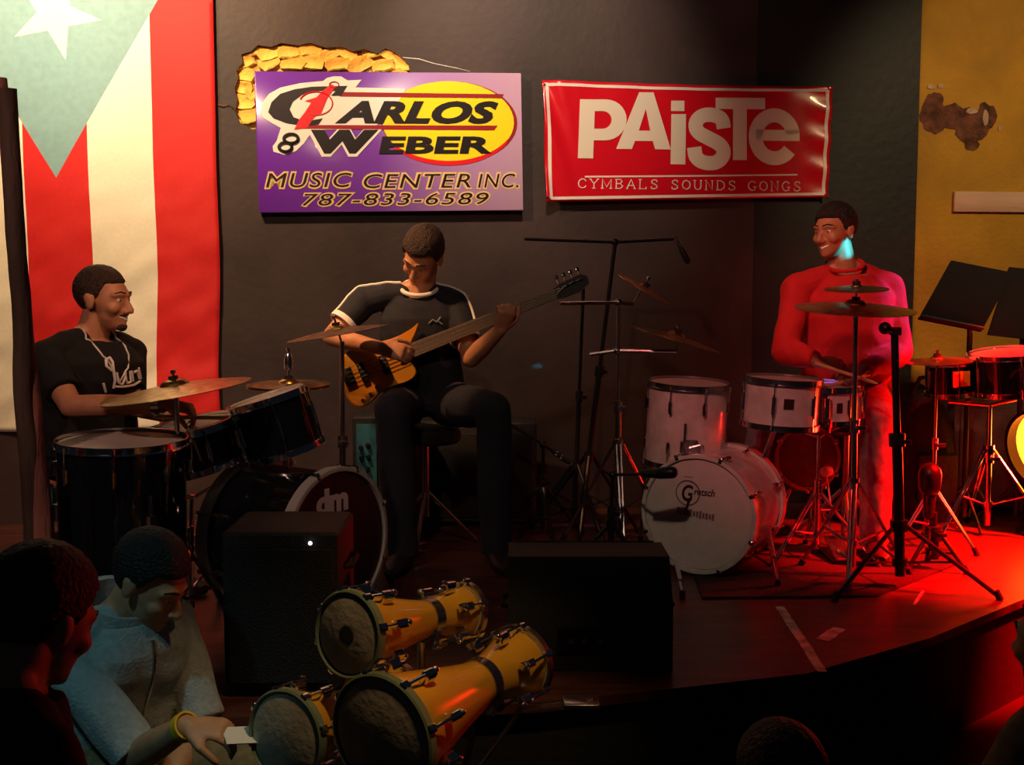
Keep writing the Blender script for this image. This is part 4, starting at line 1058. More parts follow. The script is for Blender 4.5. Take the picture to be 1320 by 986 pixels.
# wedge monitor on the stage lip
w0, w1 = on_floor(655, 868), on_floor(868, 868)
wy = w0.y
wm = thing('stage_monitor', 'black wedge monitor lying on the lip of the stage', 'speaker', ((w0.x + w1.x) / 2, wy + .2, 0))
prof = [(0, 0), (0.0, .20), (.10, .335), (.30, .335), (.40, .10), (.40, 0)]
g = G(); rings = [[V((x, wy + .02 + a, b + .001)) for a, b in prof] for x in (w0.x, w1.x)]; g.loft(rings); part('cabinet_body', g, M_cab, wm)
g = G(); A, B = V(((w0.x + w1.x) / 2, wy + .36, .225)), None
Rx = Matrix.Rotation(math.atan2(.235, -.10), 3, 'X'); g.box(A + V((0, .008, .004)), (w1.x - w0.x - .05, .24, .012), Rx, .004); part('grille', g, M_grille, wm)
for s_ in (-1, 1):
    xx_ = w0.x + .0 if s_ < 0 else w1.x
    g = G(); g.tube([(xx_, wy + .14, .17), (xx_ + s_ * .018, wy + .16, .17), (xx_ + s_ * .018, wy + .26, .17), (xx_, wy + .28, .17)], .008, 8); part('side_handle', g, M_rubber, wm)
g = G(); g.box(((w0.x + w1.x) / 2 - .02, wy + .017, .10), (.16, .010, .07)); part('jack_plate', g, M_bmetal, wm)
for px in (-.06, -.02, .03): g = G(); q = V(((w0.x + w1.x) / 2 + px, wy + .014, .10)); g.tube([q, q - V((0, .012, 0))], .009, 10); part('jack', g, M_dchrome, wm)

# ================================================================== BATA DRUMS ON THEIR STAND
def bata(label, A, B, r1, r2, gap):
    A, B = V(A), V(B); ax = (A - B).normalized(); Ln = (A - B).length
    o = thing('bata_drum', label, 'drum', B, rot_z_to(ax), 'bata drums on the low stand')
    rw = min(r1, r2) * .66
    prof = [(r2 - .004, .012), (r2, .02)] + [(r2 + (rw - r2) * math.sin(t * PI / 2) ** 1.2, .02 + Ln * .30 * t) for t in (.2, .4, .6, .8, 1.0)]
    z0 = .02 + Ln * .30
    prof += [(rw + (r1 * 1.02 - rw) * (1 - math.cos(t * PI * .5)) ** .62 if t > 0 else rw, z0 + (Ln - .02 - z0) * t) for t in (.15, .3, .45, .6, .75, .88, 1.0)]
    prof[-1] = (r1, Ln - .02)
    prof += [(r1 - .004, Ln - .012)]
    g = G(); g.lathe(prof, 40); part('shell', g, M_bata, o, True, sharp=40)
    for nm, z, s_, r in (('large_head', Ln, 1, r1), ('small_head', 0, -1, r2)):
        g = G(); g.lathe([(0, z), (r - .008, z), (r + .002, z - s_ * .006), (r + .004, z - s_ * .022), (r - .002, z - s_ * .022), (0, z - s_ * .010)], 40); h = part(nm, g, M_skinhead, o, True)
        if s_ > 0:
            if gap: g = G(); g.lathe([(0, z + .003), (r * .22, z + .0025), (r * .25, z + .0002), (0, z)], 20); part('paste_spot', g, M_paste, h, True)
        g = G(); g.lathe([(r + .004, z - s_ * .020), (r + .013, z - s_ * .020), (r + .013, z - s_ * .002), (r + .008, z + s_ * .002), (r + .003, z - s_ * .003)], 40, closed=True); part('rim', g, M_green if s_ > 0 else M_dchrome, o, True)
        lo = None; nl = 8 if s_ > 0 else 6
        for k in range(nl):
            a = 2 * PI * (k + .4) / nl
            if lo is None:
                rz = r * .93; zl = z - s_ * min(.10, Ln * .18)
                g = G(); g.tube([(r + .014, 0, z - s_ * .004), (r + .014, 0, zl)], .0042, 6); g.box((r + .004, 0, zl), (.030, .022, .036), None, .006)
                g.box((r + .012, 0, z - s_ * .012), (.016, .020, .022), None, .005); g.ell((r + .016, 0, zl - s_ * .02), (.008, .008, .010), None, 8, 6)
                lo = part('tuning_lug', g, M_chrome, o, True); lo.rotation_euler = (0, 0, a)
            else: share(lo, o, None, (0, 0, a))
    g = G(); zm = z0; g.lathe([(rw + .001, zm - .016), (rw + .006, zm - .016), (rw + .006, zm + .016), (rw + .001, zm + .016)], 36, closed=True); part('waist_band', g, M_dchrome, o, True)
    return o, rw
bA, bB = at(447, 818, 2.62), at(598, 787, 2.98)
cA, cB = at(490, 950, 2.50), at(672, 852, 2.98)
eA, eB = at(366, 950, 2.62), at(515, 892, 3.02)
bata('small honey coloured bata drum lying highest on the stand', bA, bB, .090, .068, True)
bata('largest bata drum with a dark green rimmed head', cA, cB, .130, .088, False)
bata('mid bata drum half hidden behind the largest one', eA, eB, .098, .070, False)
zc = -STAGE_H
stc = V((-.16, 2.80, zc))
bs = thing('bata_stand', 'chrome stand that carries the three bata drums', 'stand', stc)
for A_, B_, rr, tt_ in ((bA, bB, .055, .40), (cA, cB, .075, .45), (eA, eB, .055, .45)):
    q = A_.lerp(B_, .60); q2_ = q - V((0, 0, rr))
    g = G(); g.tube([V((stc.x, stc.y, -.16)), V((q.x, q.y, q2_.z - .06)), q2_], .010, 10); part('drum_arm', g, M_dchrome, bs)
    g = G(); ax_ = (A_ - B_).normalized(); sd = ax_.cross(UP).normalized(); g.tube([q2_ - sd * .05 + V((0, 0, .03)), q2_, q2_ + sd * .05 + V((0, 0, .03))], .009, 8); part('cradle', g, M_dchrome, bs)
g = G(); g.tube([V((stc.x, stc.y, zc + .06)), V((stc.x, stc.y, -.10))], .018, 12); part('pole', g, M_dchrome, bs)
for a in (20, 140, 260):
    t = math.radians(a); u = V((math.cos(t), math.sin(t), 0)); g = G(); g.tube([V((stc.x, stc.y, zc + .16)), stc + u * .28 + V((0, 0, .011))], .010, 8); part('leg', g, M_dchrome, bs)
q0, q1 = at(672, 913, 2.9), at(764, 905, 2.85)
g = G(); g.tube([q0, q1], .009, 8); g.box(q1 - V((.03, 0, 0)), (.09, .07, .012), None, .004); part('accessory_bar', g, M_dchrome, bs)
g = G(); g.tube([V((stc.x, stc.y, -.12)), q0], .008, 8); part('support_rod', g, M_dchrome, bs)

# ================================================================== TIMBERS AT THE LEFT EDGE
def timber(label, p0, p1, r0, r1, m, seed):
    base = V(p0); n = 26; g = G(); pts = []; rad = []
    for i in range(n + 1):
        t = i / n; p = V(p0).lerp(V(p1), t); k = noise.noise(V((t * 7, seed, 0)))
        pts.append(p + V((.008 * k, .008 * noise.noise(V((seed, t * 6, 1))), 0))); rad.append((r0 + (r1 - r0) * t) * (1 + .10 * noise.noise(V((t * 16, seed, 4)))))
    g.tube(pts, rad, 12)
    return tag(part('timber_post', g, m, None, base=base), label, 'post')
tY = 3.45
b_ = at(64, 760, tY); dxdz = (at(58, 712, tY) - at(16, 200, tY)); 
pt = at(6, 110, tY); pbm = at(58, 712, tY); dirn = (pbm - pt).normalized(); kf = (0 - pt.z) / dirn.z; foot = pt + dirn * kf
timber('rough brown timber pole leaning before the flag, thicker at its foot', foot, pt + V((-.01, 0, .02)), .040, .017, M_post, 3)
q = at(-2, 108, 3.30); timber('dark upright timber post at the foot of the leaning pole', V((q.x - .01, 3.47, 0)), V((q.x - .01, 3.38, q.z)), .030, .026, M_dpost, 8)

# ================================================================== PEOPLE
def remesh(g, name, vox, smooth=2, wr=0.0, wscale=9.0, off=V((0, 0, 0)), seed=0.0):
    """fuse overlapping closed volumes into one continuous skin"""
    me = bpy.data.meshes.new(name); me.from_pydata([tuple(p - off) for p in g.v], [], g.f)
    bm = bmesh.new(); bm.from_mesh(me); bmesh.ops.recalc_face_normals(bm, faces=bm.faces[:]); bm.to_mesh(me); bm.free()
    o = bpy.data.objects.new(name, me); COL.objects.link(o)
    m = o.modifiers.new('fuse', 'REMESH'); m.mode = 'VOXEL'; m.voxel_size = vox; m.use_smooth_shade = True
    if smooth:
        s_ = o.modifiers.new('relax', 'SMOOTH'); s_.factor = 0.5; s_.iterations = smooth
    dg = bpy.context.evaluated_depsgraph_get()
    out = bpy.data.meshes.new_from_object(o.evaluated_get(dg))
    bpy.data.objects.remove(o); bpy.data.meshes.remove(me)
    out.name = name
    if wr:
        nr = [v.normal.copy() for v in out.vertices]
        for v, n_ in zip(out.vertices, nr):
            p = v.co * wscale + V((seed, seed * 2, 0))
            k = noise.noise(p) + .6 * noise.noise(V((p.x * 2.2 + p.z * 1.4, p.y * 2.2, p.z * 1.1)))
            v.co += n_ * wr * k
    out.shade_smooth(); out.update()
    return out

def frame(f, up=UP):
    f = V(f).normalized(); u = (V(up) - f * V(up).dot(f)).normalized(); r = f.cross(u)
    return r, f, u
def hand_geo(g, wrist, d, b, side, curl=.55, spread=.12, grip=False):
    """five separate bent fingers and a thumb; d = along the hand, b = back of the hand, side = +1 if the thumb lies to d x b"""
    d = V(d).normalized(); b = (V(b) - d * V(b).dot(d)).normalized(); s_ = d.cross(b) * side
    W = V(wrist)
    rings = []
    for t, w, th in ((-.01, .026, .020), (.02, .034, .019), (.055, .040, .017), (.085, .041, .014), (.096, .036, .010)):
        rings.append([W + d * t + s_ * w * math.cos(a) + b * th * math.sin(a) for a in [2 * PI * i / 14 for i in range(14)]])
    g.loft(rings)
    for k, (o_, L) in enumerate(((.030, .072), (.010, .080), (-.011, .074), (-.031, .058))):
        p = W + d * .080 + s_ * o_; ang = 0.12; pts = [p]; ax = s_
        for q, fr in enumerate((.44, .32, .24)):
            ang += curl * (1.0 if q else .75) + (.05 * k)
            dd = (d * math.cos(ang) - b * math.sin(ang) + s_ * spread * o_ * 10 * (1 - q * .4)).normalized()
            p = p + dd * L * fr; pts.append(p)
        g.tube(pts, [.0098, .0092, .0085, .0072], 9, True)
    p = W + d * .022 + s_ * .030; dd = (d * .72 + s_ * .62 - b * .30).normalized(); p1 = p + dd * .042
    d2 = (d * .90 + s_ * .10 - b * (.35 if not grip else .75)).normalized(); p2 = p1 + d2 * .032; p3 = p2 + (d2 - b * .3 - s_ * .15).normalized() * .024
    g.tube([p, p1, p2, p3], [.0135, .0118, .0108, .0088], 9, True)

def person(name, label, P):
    """one continuous body; hair, eyes, clothes are its parts. P holds joints in world space."""
    vox = P.get('vox', .006); base = V(P['base']); o = thing(name, label, 'person', base)
    pel, nk, hc = V(P['pelvis']), V(P['neck']), V(P['head'])
    k = P.get('scale', 1.0); fat = P.get('fat', 1.0)
    spine = (nk - pel); su = spine.normalized()
    tr, tf, tu = frame(P['facing'], su)
    hr, hf, hu = frame(P['look'], P.get('headup', UP))
    HR = Matrix((hr, hf, hu)).transposed()
    def H(x, y, z): return hc + HR @ V((x, y, z)) * k
    def head_geo(g):
        e = lambda c, r_: g.ell(H(*c), [q * k for q in r_], HR, 22, 14)
        e((0, -.014, .034), (.076, .096, .086)); e((0, .030, .000), (.066, .068, .088)); e((0, .034, -.050), (.056, .056, .062)); e((0, .050, -.082), (.040, .038, .032))
        e((0, .074, -.098), (.020, .018, .016))
        g.tube([H(0, .094, .004), H(0, .108, -.022), H(0, .114, -.038)], [.008 * k, .0105 * k, .0135 * k], 10, True)
        for s_ in (-1, 1):
            e((s_ * .012, .100, -.042), (.0105, .012, .009)); e((s_ * .040, .064, -.030), (.024, .026, .024)); e((s_ * .079, -.006, -.008), (.010, .019, .031)); e((s_ * .083, -.014, .006), (.007, .016, .018))
            g.tube([H(s_ * .012, .094, .020), H(s_ * .032, .090, .024), H(s_ * .052, .074, .018)], [.009 * k, .010 * k, .008 * k], 8, True)
        sm = P.get('smile', 0.0); w_ = .020 + .012 * sm
        g.tube([H(-w_, .078 - .006 * sm, -.066 + .012 * sm), H(0, .095, -.064), H(w_, .078 - .006 * sm, -.066 + .012 * sm)], [.0050 * k, .0075 * k, .0050 * k], 8, True)
        g.tube([H(-w_, .078 - .006 * sm, -.068 + .012 * sm), H(0, .092, -.080 - .006 * sm), H(w_, .078 - .006 * sm, -.068 + .012 * sm)], [.0045 * k, .0080 * k, .0045 * k], 8, True)
    def torso(g, grow, t0=-.10, t1=1.0):
        rings = []
        for t, w, d in ((-.10, .130, .095), (0, .168, .122), (.15, .166, .122), (.38, .155, .112), (.62, .172, .122), (.76, .170, .116), (.86, .140, .098), (.94, .095, .078), (1.02, .064, .062)):
            if t < t0 - 1e-6 or t > t1 + 1e-6: continue
            fa = fat if t < .8 else 1 + (fat - 1) * .5
            c_ = pel + spine * t + tf * .012 * math.sin(max(0, min(1, t)) * PI)
            rings.append([c_ + tr * (w * fa + grow) * math.copysign(abs(math.cos(a)) ** .85, math.cos(a)) + tf * (d * fa + grow) * math.copysign(abs(math.sin(a)) ** .85, math.sin(a)) for a in [2 * PI * i / 28 for i in range(28)]])
        g.loft(rings)
    sh = {}
    for s_, key in ((1, 'R'), (-1, 'L')):
        sh[key] = V(P['shoulder' + key]) if 'shoulder' + key in P else nk + su * -.085 + tr * s_ * .172 * fat
    g = G(); head_geo(g); torso(g, 0.0)
    g.tube([nk - su * .03, H(0, -.022, -.05)], [.062 * k, .056 * k], 14, True)
    for s_, key in ((1, 'R'), (-1, 'L')):
        el, wr = V(P['elbow' + key]), V(P['wrist' + key])
        g.tube([sh[key], sh[key].lerp(el, .45), el], [.056, .048, .040], 14, True)
        g.tube([nk + su * .02, nk.lerp(sh[key], .55) + su * .006, sh[key]], [.036, .040, .050], 12, True)
        g.tube([el, el.lerp(wr, .35), wr], [.041, .041, .028], 14, True)
        hd = P.get('hand' + key)
        if hd: hand_geo(g, wr, hd[0], hd[1], hd[2], hd[3] if len(hd) > 3 else .5, grip=len(hd) > 4)
        hp = pel + tr * s_ * .095
        kn, an = V(P['knee' + key]), V(P['ankle' + key])
        g.tube([hp, hp.lerp(kn, .4), kn], [.094, .084, .060], 14, True); g.tube([kn, kn.lerp(an, .35), an], [.060, .060, .040], 14, True)
        fd = V(P.get('foot' + key, tf)); fd = V((fd.x, fd.y, 0)).normalized()
        g.tube([an - fd * .02 - V((0, 0, .04)), an + fd * .07 - V((0, 0, .060)), an + fd * .14 - V((0, 0, .065))], [.026, .016, .010], 12, True)
    link('body', remesh(g, 'body', vox, 2, off=base), P['skin'], o)
    # hair: skull cap whose mask drops below the skin outside the hairline
    g = G(); NA, NB = 64, 40; vs_ = []
    lng = P.get('hair_len', .008); fl = P.get('hairline', .062)
    for i in range(NB + 1):
        ph = PI * i / NB
        for j in range(NA):
            a = 2 * PI * j / NA; x, y, z = math.sin(ph) * math.sin(a), math.sin(ph) * math.cos(a), math.cos(ph)
            px, py, pz = .076 * x, -.014 + .096 * y, .034 + .086 * z
            lim = fl - .004 if py > .045 else (-.004 + (fl - .004 + .004) * max(0, (py - .012) / .033) if py > .012 else (.012 if py > -.028 else -.052))
            w_ = max(0, min(1, (pz - lim) / .012 + .5)); s_ = -.006 + (lng + .006 + P.get('hair_top', .004) * max(0, z) + .0025 * noise.noise(V((x * 9, y * 9, z * 9)))) * w_
            q = V((px, py, pz)) + V((x, y, z)) * s_; vs_.append(H(*q))
    g.add(vs_, [[i * NA + j, i * NA + (j + 1) % NA, (i + 1) * NA + (j + 1) % NA, (i + 1) * NA + j] for i in range(NB) for j in range(NA)])
    part('hair', g, P['hair'], o, sharp=80)
    for s_ in (-1, 1):
        g = G(); g.ell(H(s_ * .031, .0785, .000), (.0118 * k,) * 3, HR, 16, 10); ey = part('eye', g, M_eye, o)
        g = G(); g.ell(H(s_ * .031, .0868, -.001), (.0052 * k, .0045 * k, .0052 * k), HR, 12, 8); part('iris', g, M_iris, ey)
        g = G(); g.tube([H(s_ * .014, .0985, .0255), H(s_ * .033, .0945, .030), H(s_ * .052, .079, .024)], [.0034 * k, .0040 * k, .0022 * k], 8, True); part('eyebrow', g, P['hair'], o)
    sm = P.get('smile', 0.0); w_ = .020 + .012 * sm
    if sm > .5:
        g = G(); g.tube([H(-w_ * .8, .0855 - .004 * sm, -.067 + .007 * sm), H(0, .0965, -.0725), H(w_ * .8, .0855 - .004 * sm, -.067 + .007 * sm)], [.003 * k, .0055 * k, .003 * k], 8, True); part('teeth', g, M_teeth, o)
    else:
        g = G(); g.tube([H(-w_, .080, -.067 + .010 * sm), H(0, .0975, -.071), H(w_, .080, -.067 + .010 * sm)], [.0022 * k, .0034 * k, .0022 * k], 8, True); part('lips', g, M_lips, o)
    if P.get('beard'):
        g = G(); g.ell(H(0, .077, -.099), (.026 * k, .017 * k, .017 * k), HR, 14, 8); g.tube([H(-.026, .078, -.058), H(-.012, .0945, -.0535), H(.012, .0945, -.0535), H(.026, .078, -.058)], [.0032 * k, .0045 * k, .0045 * k, .0032 * k], 8, True)
        part('beard', g, P['hair'], o)
    # top
    C = P['top']; g = G(); torso(g, .014, 0 if not C.get('long') else -.10, .97)
    hem = {}
    for s_, key in ((1, 'R'), (-1, 'L')):
        el, wr = V(P['elbow' + key]), V(P['wrist' + key]); fr = C.get('sleeve', .55)
        if fr <= 1:
            e_ = sh[key].lerp(el, fr); g.tube([nk.lerp(sh[key], .30), nk.lerp(sh[key], .6) + su * .004, sh[key]], [.050, .060, .066], 14, True); g.tube([sh[key], e_], [.067, .062], 16); g.ell(sh[key], (.067,) * 3); hem[key] = (e_, (el - sh[key]).normalized(), .064)
        else:
            e_ = el.lerp(wr, .93); g.tube([nk.lerp(sh[key], .30), nk.lerp(sh[key], .6) + su * .004, sh[key]], [.050, .060, .068], 14, True); g.tube([sh[key], sh[key].lerp(el, .5), el], [.068, .063, .056], 16, True); g.tube([el, el.lerp(wr, .4), e_], [.056, .056, .040], 16); hem[key] = (e_, (wr - el).normalized(), .042)
    top = link(C.get('name', 'shirt'), remesh(g, 'shirt', max(vox, .007), 2, C.get('wr', .007), C.get('ws', 9), base, hash(name + label) % 17), C['mat'], o)
    # trousers
    T = P['trousers']; g = G()
    rings = []
    for t, w, d in ((-.11, .12, .09), (-.05, .165, .125), (0, .172, .128), (.10, .170, .126)):
        c_ = pel + spine * t; rings.append([c_ + tr * (w * fat + .004) * math.cos(a) + tf * (d * fat + .004) * math.sin(a) for a in [2 * PI * i / 24 for i in range(24)]])
    g.loft(rings)
    for s_, key in ((1, 'R'), (-1, 'L')):
        hp = pel + tr * s_ * .095; kn, an = V(P['knee' + key]), V(P['ankle' + key])
        g.tube([hp, hp.lerp(kn, .4), kn], [.104, .096, .076], 16, True); g.tube([kn, kn.lerp(an, .5), an - V((0, 0, .035))], [.076, .074, .064], 16)
    link('trousers', remesh(g, 'trousers', max(vox, .009), 2, .006, 8, base, 3), T, o)
    for s_, key in ((1, 'R'), (-1, 'L')):
        an = V(P['ankle' + key]); fd = V(P.get('foot' + key, tf)); fd = V((fd.x, fd.y, 0)).normalized(); zf = an.z - .085
        rings = []; sd = V((-fd.y, fd.x, 0))
        for t, w, hgt in ((-.075, .030, .07), (-.04, .040, .088), (.03, .043, .080), (.10, .047, .058), (.16, .044, .046), (.195, .022, .034)):
            c_ = V((an.x, an.y, zf)) + fd * t
            rings.append([c_ + sd * w * math.cos(a) + V((0, 0, hgt / 2 + hgt / 2 * math.copysign(abs(math.sin(a)) ** .7, math.sin(a)))) for a in [2 * PI * i / 16 for i in range(16)]])
        g = G(); g.loft(rings); part('shoe', g, M_shoe, o)
    return o, dict(H=H, HR=HR, sh=sh, hem=hem, su=su, tr=tr, tf=tf, nk=nk, pel=pel, spine=spine, top=top, base=base, hand=P)

from mathutils.bvhtree import BVHTree
def surf_tree(o, base):
    me = o.data; return BVHTree.FromPolygons([v.co + base for v in me.vertices], [tuple(p.vertices) for p in me.polygons])
def drape(tree, pts, lift=.003):
    """lay points on a garment: each goes to the nearest spot of its surface"""
    out = []
    for p in pts:
        q, n_, i, d = tree.find_nearest(p)
        out.append(q + n_ * lift)
    return out
def dens(pts, n):
    out = []
    for a, b in zip(pts[:-1], pts[1:]): out += [V(a).lerp(V(b), i / n) for i in range(n)]
    return out + [V(pts[-1])]
def stick(label, a, b, group=None):
    a, b = V(a), V(b); d = (b - a).normalized(); o = thing('drumstick', label, 'drumstick', a, None, group)
    g = G(); g.tube([a, a + d * .28], .0072, 10, True); g.tube([a + d * .27, b], [.0072, .0036], 10); part('shaft', g, M_stick, o)
    g = G(); g.ell(b, (.0048, .0048, .0075), rot_z_to(d), 10, 8); part('tip', g, M_stick, o)
def stool(label, seat, r, fl=0.0, legs=3, backless=True, m=M_black):
    s_ = V(seat); o = thing('drum_stool' if 'drum' in label else 'stool', label, 'stool', (s_.x, s_.y, fl))
    g = G(); g.lathe([(0, -.07), (r * .92, -.07), (r, -.055), (r, -.02), (r * .9, -.003), (r * .5, .0), (0, 0)], 30, Matrix.Translation(s_)); part('seat', g, m, o)
    g = G(); g.tube([V((s_.x, s_.y, fl + .14)), s_ - V((0, 0, .068))], .017, 12); part('post', g, M_dchrome, o)
    for i in range(legs):
        t = 2 * PI * i / legs + .4; u = V((math.cos(t), math.sin(t), 0)); g = G(); g.tube([V((s_.x, s_.y, fl + .26)), V((s_.x, s_.y, fl + .012)) + u * .24], .010, 8); part('leg', g, M_dchrome, o)

# ---- drummer of the black kit, in profile
DY = 4.34
f1 = V((.86, -.48, 0)).normalized()
neck = at(118, 430, DY); pel = at(104, 582, DY + .02); seat_z = pel.z - .11
r1v = frame(f1)[0]
P = dict(base=(pel.x, pel.y, 0), pelvis=pel, neck=neck, head=at(133, 386, DY), facing=f1, look=V((.97, -.22, -.03)), smile=.8, skin=M_skin1, hair=M_hairb, beard=True, fat=1.16, hair_len=.006, hairline=.066,
         elbowR=at(92, 524, 4.02), wristR=at(212, 521, 3.98), handR=(V((1, .12, -.18)), V((.2, -.2, 1)), 1, .75, True),
         elbowL=at(166, 520, 4.36), wristL=at(220, 536, 4.22), handL=(V((1, -.2, -.25)), V((.2, .2, 1)), -1, .75, True),
         kneeR=at(185, 600, 4.22), kneeL=at(205, 598, 4.50), ankleR=at(195, 748, 4.24), ankleL=at(215, 736, 4.46),
         top=dict(mat=M_tee, sleeve=.72, wr=.009, name='black_t_shirt'), trousers=M_jeans)
for s_ in ('R', 'L'): P['ankle' + s_].z = .09
dr1, X1 = person('person', 'smiling man in a black printed T-shirt drumming before the flag', P)
stool('round black drum stool under the man in the black T-shirt', (pel.x, pel.y, seat_z), .17)
tree = surf_tree(X1['top'], X1['base'])
# silver chain and white script print on the shirt
Hf = X1['H']
nk_ = X1['nk']; su, tr, tf = X1['su'], X1['tr'], X1['tf']
pts = [nk_ + tr * .055 - tf * .02 + su * .02, nk_ + tr * .075 + tf * .05 - su * .03, nk_ + tr * .055 + tf * .11 - su * .10, nk_ + tf * .14 - su * .165, nk_ - tr * .055 + tf * .11 - su * .10, nk_ - tr * .075 + tf * .05 - su * .03, nk_ - tr * .055 - tf * .02 + su * .02]
g = G(); g.tube(drape(tree, dens(pts, 6), .003), .0036, 6); part('neck_chain', g, M_silver, dr1)
def on_surf(px, py, lift=.002):
    o_ = V((0, 0, CAMZ)); d = ray(px, py).normalized(); hit = tree.ray_cast(o_, d)
    return (hit[0] + hit[1] * lift) if hit[0] is not None else None
def scribble(name, strokes, w, m, parent):
    for st in strokes:
        pp = []
        for a, b in zip(st[:-1], st[1:]):
            for i in range(4):
                q = on_surf(a[0] + (b[0] - a[0]) * i / 4, a[1] + (b[1] - a[1]) * i / 4)
                if q is not None: pp.append(q)
        q = on_surf(*st[-1])
        if q is not None: pp.append(q)
        if len(pp) > 2:
            g = G(); g.tube(pp, w, 6); part(name, g, m, parent)
scribble('shirt_lettering', [[(144, 478), (137, 472), (136, 464), (141, 461), (145, 467), (146, 478), (148, 490), (146, 500)],
                             [(150, 480), (152, 492), (157, 496), (161, 486), (161, 478)], [(160, 480), (163, 494), (168, 492), (167, 478)],
                             [(169, 478), (171, 491)], [(172, 480), (176, 478), (179, 488)], [(178, 474), (181, 488)], [(133, 494), (136, 505)], [(147, 498), (160, 498), (172, 496), (180, 491)]], .0050, M_swht, dr1)
w0 = X1['hand']['wristR']; dd = V((1, .12, -.18)).normalized(); eb = V(P['elbowR'])
wd = (V(w0) - eb).normalized()
g = G(); g.lathe([(.030, -.014), (.037, -.014), (.037, .014), (.030, .014)], 20, Matrix.Translation(V(w0) - wd * .022) @ rot_z_to(wd).to_4x4(), closed=True); part('wristwatch', g, M_dchrome, dr1)
hp = V(w0) + dd * .075 - V((0, 0, .028))
stick('pale drumstick in the near hand of the man in the black T-shirt', hp - V((.10, .03, .0)), hp + V((.24, .05, -.015)))
hp2 = V(P['wristL']) + V((1, -.2, -.25)).normalized() * .075 - V((0, 0, .028))
stick('pale drumstick in the far hand of the man in the black T-shirt', hp2 - V((.08, .0, -.02)), hp2 + V((.26, -.03, -.02)))

# ---- bass player
BY = 5.12
neck = at(541, 374, BY); pel = at(548, 520, BY + .06)
P = dict(base=(pel.x, pel.y, 0), pelvis=pel, neck=neck, head=at(545, 330, BY - .05), facing=V((.10, -1, 0)), look=V((-.36, -.72, -.62)), headup=V((.16, -.35, 1)), smile=.1, skin=M_skin1, hair=M_hairb, fat=1.0, hair_len=.012, hair_top=.010,
         shoulderR=at(470, 388, BY), shoulderL=at(589, 396, BY),
         elbowR=at(427, 434, BY - .10), wristR=at(492, 449, 4.80), handR=(V((1, -.12, -.20)), V((.1, -1, .35)), 1, .45),
         elbowL=at(607, 462, BY - .14), wristL=at(645, 425, 4.86), handL=(V((.42, .1, 1)), V((.25, 1, -.1)), -1, .85),
         kneeR=at(505, 530, 4.72), kneeL=at(636, 528, 4.76), ankleR=at(520, 700, 4.80), ankleL=at(640, 700, 4.84), footR=V((-.2, -1, 0)), footL=V((.25, -1, 0)),
         top=dict(mat=M_navy, sleeve=.62, wr=.008, name='navy_t_shirt'), trousers=M_jeans)
for s_ in ('R', 'L'): P['ankle' + s_].z = .09
P['handR'] = (V((1, -.10, -.18)), V((.15, -1, .45)), -1, .45)
P['handL'] = (V((.35, -.45, .9)), V((.3, -.9, -.3)), 1, .95)
bp, X2 = person('person', 'bass player looking down in a navy T-shirt with white trim', P)
stool('tall black stool under the bass player', (pel.x, pel.y, pel.z - .105), .16)
tree2 = surf_tree(X2['top'], X2['base'])
nk_, su, tr, tf = X2['nk'], X2['su'], X2['tr'], X2['tf']
g = G(); ring = [nk_ + su * (.012 - .034 * math.cos(a)) + tf * (.012 + .086 * math.cos(a)) + tr * .080 * math.sin(a) for a in [2 * PI * i / 36 for i in range(37)]]
g.tube(ring, .0095, 8); part('white_collar', g, M_wtrim, bp)
for key in ('R', 'L'):
    e_, d_, r_ = X2['hem'][key]
    g = G(); g.lathe([(r_ - .006, -.012), (r_ + .005, -.012), (r_ + .005, .012), (r_ - .006, .012)], 24, Matrix.Translation(e_) @ rot_z_to(d_).to_4x4(), closed=True); part('sleeve_cuff', g, M_wtrim, bp)
    s_ = 1 if key == 'R' else -1
    shp = X2['sh'][key]
    pts = [nk_ + tr * s_ * .080 + su * .03, nk_.lerp(shp, .62) + su * .10, shp + su * .10 + tr * s_ * .03, shp.lerp(e_, .55) + tr * s_ * .10 + su * .05 - tf * (-.03), e_ + tr * s_ * .07 + su * .05]
    g = G(); g.tube(drape(tree2, dens(pts, 6), .002), .0068, 6); part('sleeve_stripe', g, M_wtrim, bp)
tree = tree2
scribble('chest_emblem', [[(553, 417), (558, 412), (563, 415), (568, 409)], [(565, 414), (570, 418)]], .0035, M_greys, bp)

# ---- bass guitar
GY = 4.93
ax0 = at(530, 452, GY); ax1 = at(748, 366, GY + .03)
gx = (ax1 - ax0).normalized(); gn = V((0.02, -1, .10)); gn = (gn - gx * gn.dot(gx)).normalized(); gy = gn.cross(gx)
GR = Matrix((gx, gy, gn)).transposed(); GM = Matrix.Translation(ax0) @ GR.to_4x4(); GI = GM.inverted()
def gl(px, py):
    d = ray(px, py); o_ = V((0, 0, CAMZ)); p = o_ + d * ((ax0 - o_).dot(gn) / d.dot(gn)); q = GI @ p; return (q.x, q.y)
bg_ = thing('bass_guitar', 'amber electric bass guitar with a dark neck on the player\'s lap', 'bass guitar', ax0, GR)
outl_px = [(541, 414), (533, 421), (521, 429), (506, 436), (490, 440), (470, 444), (452, 449), (441, 459), (438, 474), (440, 492), (445, 510), (453, 522), (463, 526), (474, 522), (484, 512), (494, 503), (506, 498), (520, 494), (532, 489), (538, 480), (534, 472), (529, 466), (526, 456), (528, 444), (535, 430)]
pl = [gl(*p) for p in outl_px]
